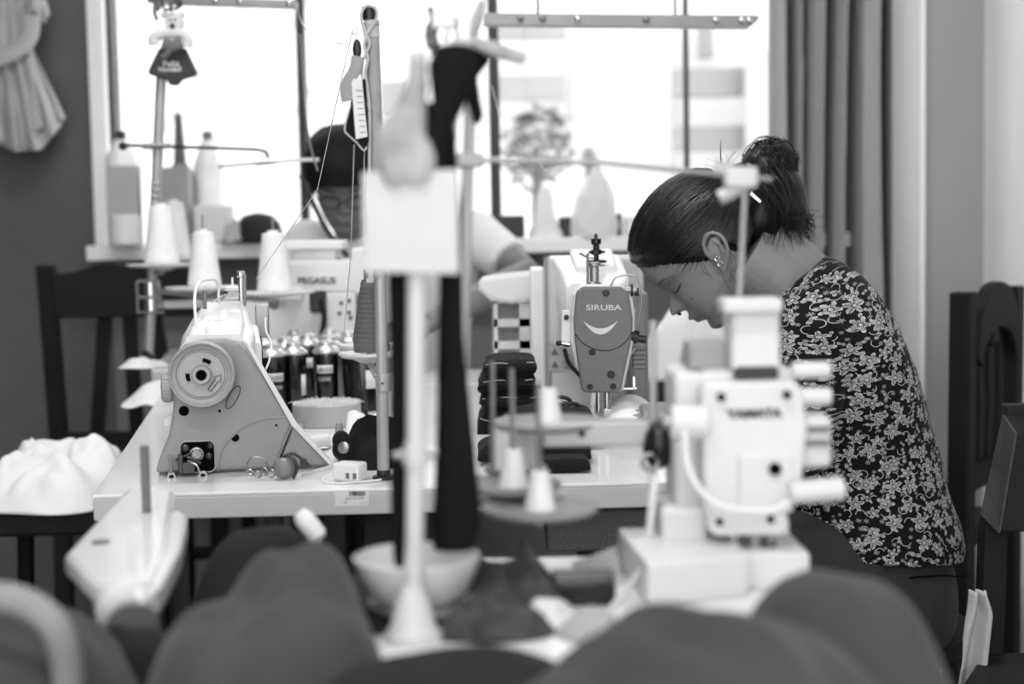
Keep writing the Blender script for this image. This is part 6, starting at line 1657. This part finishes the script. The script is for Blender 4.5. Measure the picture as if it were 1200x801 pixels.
# ============================================================ BLACK CLOTH IN FRONT
m_fore = M('charcoal_fleece', .25, 1.0, var=.12, vscale=5, bump=.3, bscale=300, spec=.05, sheen=.1)
def pile(px0, px1, ytop, D, z0, ry, seed, label, mat=None, fold=.3, fs=5, pw=3, name='black_cloth_pile', n=90, rim=.1):
    a = P(px0, 400, D); c_ = P(px1, 400, D); h = P((px0+px1)/2, ytop, D).z-z0
    g = lump((a.x+c_.x)/2, D, z0, (c_.x-a.x)/2, ry, h, seed, n=n, fold=fold, fs=fs, pw=pw, rim=rim, soft=True).build(name, mat or m_fore, angle=180)
    return tag(g, label, 'cloth')
pile(-120, 200, 632, 1.0, ZL, .15, 51, 'charcoal cloth pile at the lower left corner, beside the white machine seen from above', fold=.35, fs=10)
pile(140, 470, 648, .97, ZL, .18, 52, 'large charcoal cloth pile between the white machine seen from above and the nearest white pole', fold=.28, fs=10, pw=5)
pile(175, 455, 602, 1.24, ZL, .12, 57, 'black cloth heap under the table edge with the barcode sticker', M('jet_cloth', .05, .95), fold=.4, fs=9)
pile(378, 640, 676, 1.14, ZT, .13, 59, 'flat black cloth spread under the two blurred stands', M('jet_cloth', .05, .95), fold=.4, fs=9)
pile(350, 700, 776, .89, ZT, .09, 58, 'jet black cloth pile at the foot of the nearest white pole', M('jet_cloth', .05, .95), fold=.3, fs=9)
pile(600, 1080, 682, .83, ZT, .12, 53, 'broad charcoal cloth pile along the bottom of the view in front of the overlock machine', fold=.5, fs=12, pw=2.8)
pile(850, 1105, 636, .90, ZT, .09, 54, 'charcoal cloth mound covering the lap of the woman in the floral blouse', fold=.35, fs=11, pw=2.8, rim=.05)
pile(50, 270, 700, 1.06, ZL, .07, 60, 'jet black cloth heap below the handwheel of the machine seen from above', M('jet_cloth', .05, .95), fold=.4, fs=9)
g = MB().tube(cat([P(-60, 705, .93), P(0, 700, .93), P(40, 712, .93), P(68, 740, .93), P(80, 790, .94), P(78, 850, .95)], 10), .0105, 14).build('padded_strap', M('strap_grey', .52, .8)); tag(g, 'thick pale grey padded strap curving over the cloth at the lower left corner', 'strap')
# rags and cuttings on the near table
def rag(pts_top, D, base_pts, label, mat, th=.003, name='rag'):
    pass
b = lump(P(610, 700, 1.13).x, 1.13, ZT, .040, .045, .050, 61, fold=.45, fs=16, n=60, pw=1.6); g = b.build('dark_rag', M('patterned_dark_rag', .22, .9, var=.6, vscale=60), angle=180); tag(g, 'dark patterned rag peaked like a tent on the table between the thread stands', 'cloth')
b = lump(P(575, 690, 1.08).x, 1.05, ZT, .045, .05, .035, 62, fold=.5, fs=16, n=60, pw=2); g = b.build('dark_rag', M('patterned_dark_rag', .22, .9, var=.6, vscale=60), angle=180); tag(g, 'dark crumpled rag lying beside the tray of the nearest white stand', 'cloth')
g = MB().prism([P(667, 692, 1.18), P(672, 660, 1.19), P(724, 640, 1.22), P(722, 696, 1.17)], (0, .006, 0)).build('grey_card_piece', M('card_grey', .66, .8), smooth=False, bevel=.001); tag(g, 'grey cloth piece folded upright beside the white plate of the overlock machine', 'cloth')
g = MB().tube(cat([P(700, 742, 1.06), P(715, 716, 1.09), P(740, 684, 1.12), P(752, 668, 1.15)], 6), .0042, 10, flat=.5).build('white_strap', M('strap_white', .8, .8)); tag(g, 'pale flat strap running across the dark pieces by the overlock machine base', 'strap')
for i, (x0, x1, yy, dd, gg, lb) in enumerate(((608, 680, 735, 1.07, .80, 'crumpled white cutting on the table in front of the dark peaked rag'), (655, 735, 738, 1.03, .62, 'grey crumpled cutting beneath the pale flat strap'))):
    b = lump(P((x0+x1)/2, 700, dd).x, dd, ZT, (x1-x0)/2*dd/F, .03, .02, 70+i, fold=.5, fs=22, n=50, pw=2); g = b.build('cloth_cutting', M('cut%d' % i, gg, .9), angle=180); tag(g, lb, 'cloth')
g = MB().box((P(684, 705, 1.12).x, 1.13, ZT+.010), (.05, .05, .02)).build('black_foam_block', m_black, bevel=.003); tag(g, 'small black block under the pale flat strap on the near table', 'block')
# hose from the overlock machine
g = MB().tube(cat([P(768, 555, 1.2), P(764, 590, 1.2), P(760, 640, 1.21)], 6), .0035, 10).build('white_tube', m_whitem); tag(g, 'blurred white tube hanging from the rack clamp down to the overlock machine base', 'tube')
# beige garment by the chair
def gm_(u, v):
    xl = itp([(0, 1136), (.3, 1126), (.7, 1120), (1, 1118)], v); xr = itp([(0, 1152), (.15, 1162), (.45, 1160), (.7, 1178), (1, 1182)], v)
    q = P(xl+(xr-xl)*u, 690+v*190, 1.925); q.y += -.012*math.sin(u*9+v*4)-.012*math.sin(PI*u); return q
g = MB().grid(gm_, 40, 40).build('beige_garment', m_gcl, solid=.003); tag(g, 'beige garment hanging down behind the woman over the chair seat edge', 'garment')
# fill lamps added overhead, out of view, to brighten the room
# ============================================================ LIGHT AND CAMERA
m_fillbody = M('fill_lamp_housing', .85, .5)
em = bpy.data.materials.new('fill_tube_glow'); em.use_nodes = True
em.node_tree.nodes['Principled BSDF'].inputs['Emission Color'].default_value = (1, 1, 1, 1)
em.node_tree.nodes['Principled BSDF'].inputs['Emission Strength'].default_value = 6
for i, y in enumerate((.2, 2.2)):
    t = thing('added_fill_lamp', ('added fill lamp on the ceiling over the near tables', 'added fill lamp on the ceiling over the table of the bent woman')[i], 'lamp', V((-.3, y, H-.07)))
    MB().box((-.3, y, H-.02), (1.25, .12, .04)).build('housing', m_fillbody, t, smooth=False, bevel=.004)
    for dy in (-.03, .03): MB().tube([(-.88, y+dy, H-.055), (.28, y+dy, H-.055)], .013, 12).build('fill_lamp_tube', em, t)
    ld = bpy.data.lights.new('added_fill_light', 'AREA'); ld.shape = 'RECTANGLE'; ld.size = 1.2; ld.size_y = .14; ld.energy = FILL_LAMP
    lo = bpy.data.objects.new('added_fill_light', ld); COL.objects.link(lo); lo.location = (0, 0, -.01); lo.parent = t
w = bpy.data.worlds.new('sky'); SC.world = w; w.use_nodes = True
bg = w.node_tree.nodes['Background']; bg.inputs['Color'].default_value = (1, 1, 1, 1); bg.inputs['Strength'].default_value = SKY
# overcast sky: brighter overhead
wn = w.node_tree; tcw = wn.nodes.new('ShaderNodeTexCoord'); spw = wn.nodes.new('ShaderNodeSeparateXYZ'); mrw = wn.nodes.new('ShaderNodeMapRange')
wn.links.new(tcw.outputs['Generated'], spw.inputs[0]); wn.links.new(spw.outputs['Z'], mrw.inputs['Value'])
mrw.inputs['From Min'].default_value = -.1; mrw.inputs['From Max'].default_value = 1; mrw.inputs['To Min'].default_value = SKY*.7; mrw.inputs['To Max'].default_value = SKY*1.6
wn.links.new(mrw.outputs['Result'], bg.inputs['Strength'])
sd = bpy.data.lights.new('sun', 'SUN'); sd.energy = SUN; sd.angle = math.radians(3)
so = bpy.data.objects.new('sun', sd); COL.objects.link(so)
so.rotation_euler = V((.45, 1.0, -1.35)).to_track_quat('-Z', 'Y').to_euler()
for nm, cx, cz, sx, sz, y, rx in (('window_portal', (wx0+wx1)/2, (zs+ztop)/2, wx1-wx0, ztop-zs, WY+.17, -90), ('room_opening_portal', (X_L+X_R)/2, H/2, X_R-X_L, H, YB, 90)):
    pd = bpy.data.lights.new(nm, 'AREA'); pd.shape = 'RECTANGLE'; pd.size = sx; pd.size_y = sz; pd.cycles.is_portal = True
    po = bpy.data.objects.new(nm, pd); COL.objects.link(po); po.location = (cx, y, cz); po.rotation_euler = (math.radians(rx), 0, 0)
cam = bpy.data.cameras.new('camera'); co = bpy.data.objects.new('camera', cam); COL.objects.link(co)
co.location = CAM; co.rotation_euler = RC.to_euler(); cam.lens = 50; cam.sensor_width = 36; cam.clip_start = .02
cam.dof.use_dof = True; cam.dof.focus_distance = 1.95; cam.dof.aperture_fstop = 2.9
SC.camera = co
SC.view_settings.view_transform = 'Standard'; SC.view_settings.look = 'None'; SC.view_settings.gamma = 1; SC.view_settings.exposure = EXPO
SC.view_settings.use_curve_mapping = False
SC.cycles.use_denoising = True
SC.cycles.max_bounces = 8; SC.cycles.diffuse_bounces = 4; SC.cycles.transparent_max_bounces = 8
SC.cycles.sample_clamp_indirect = 6
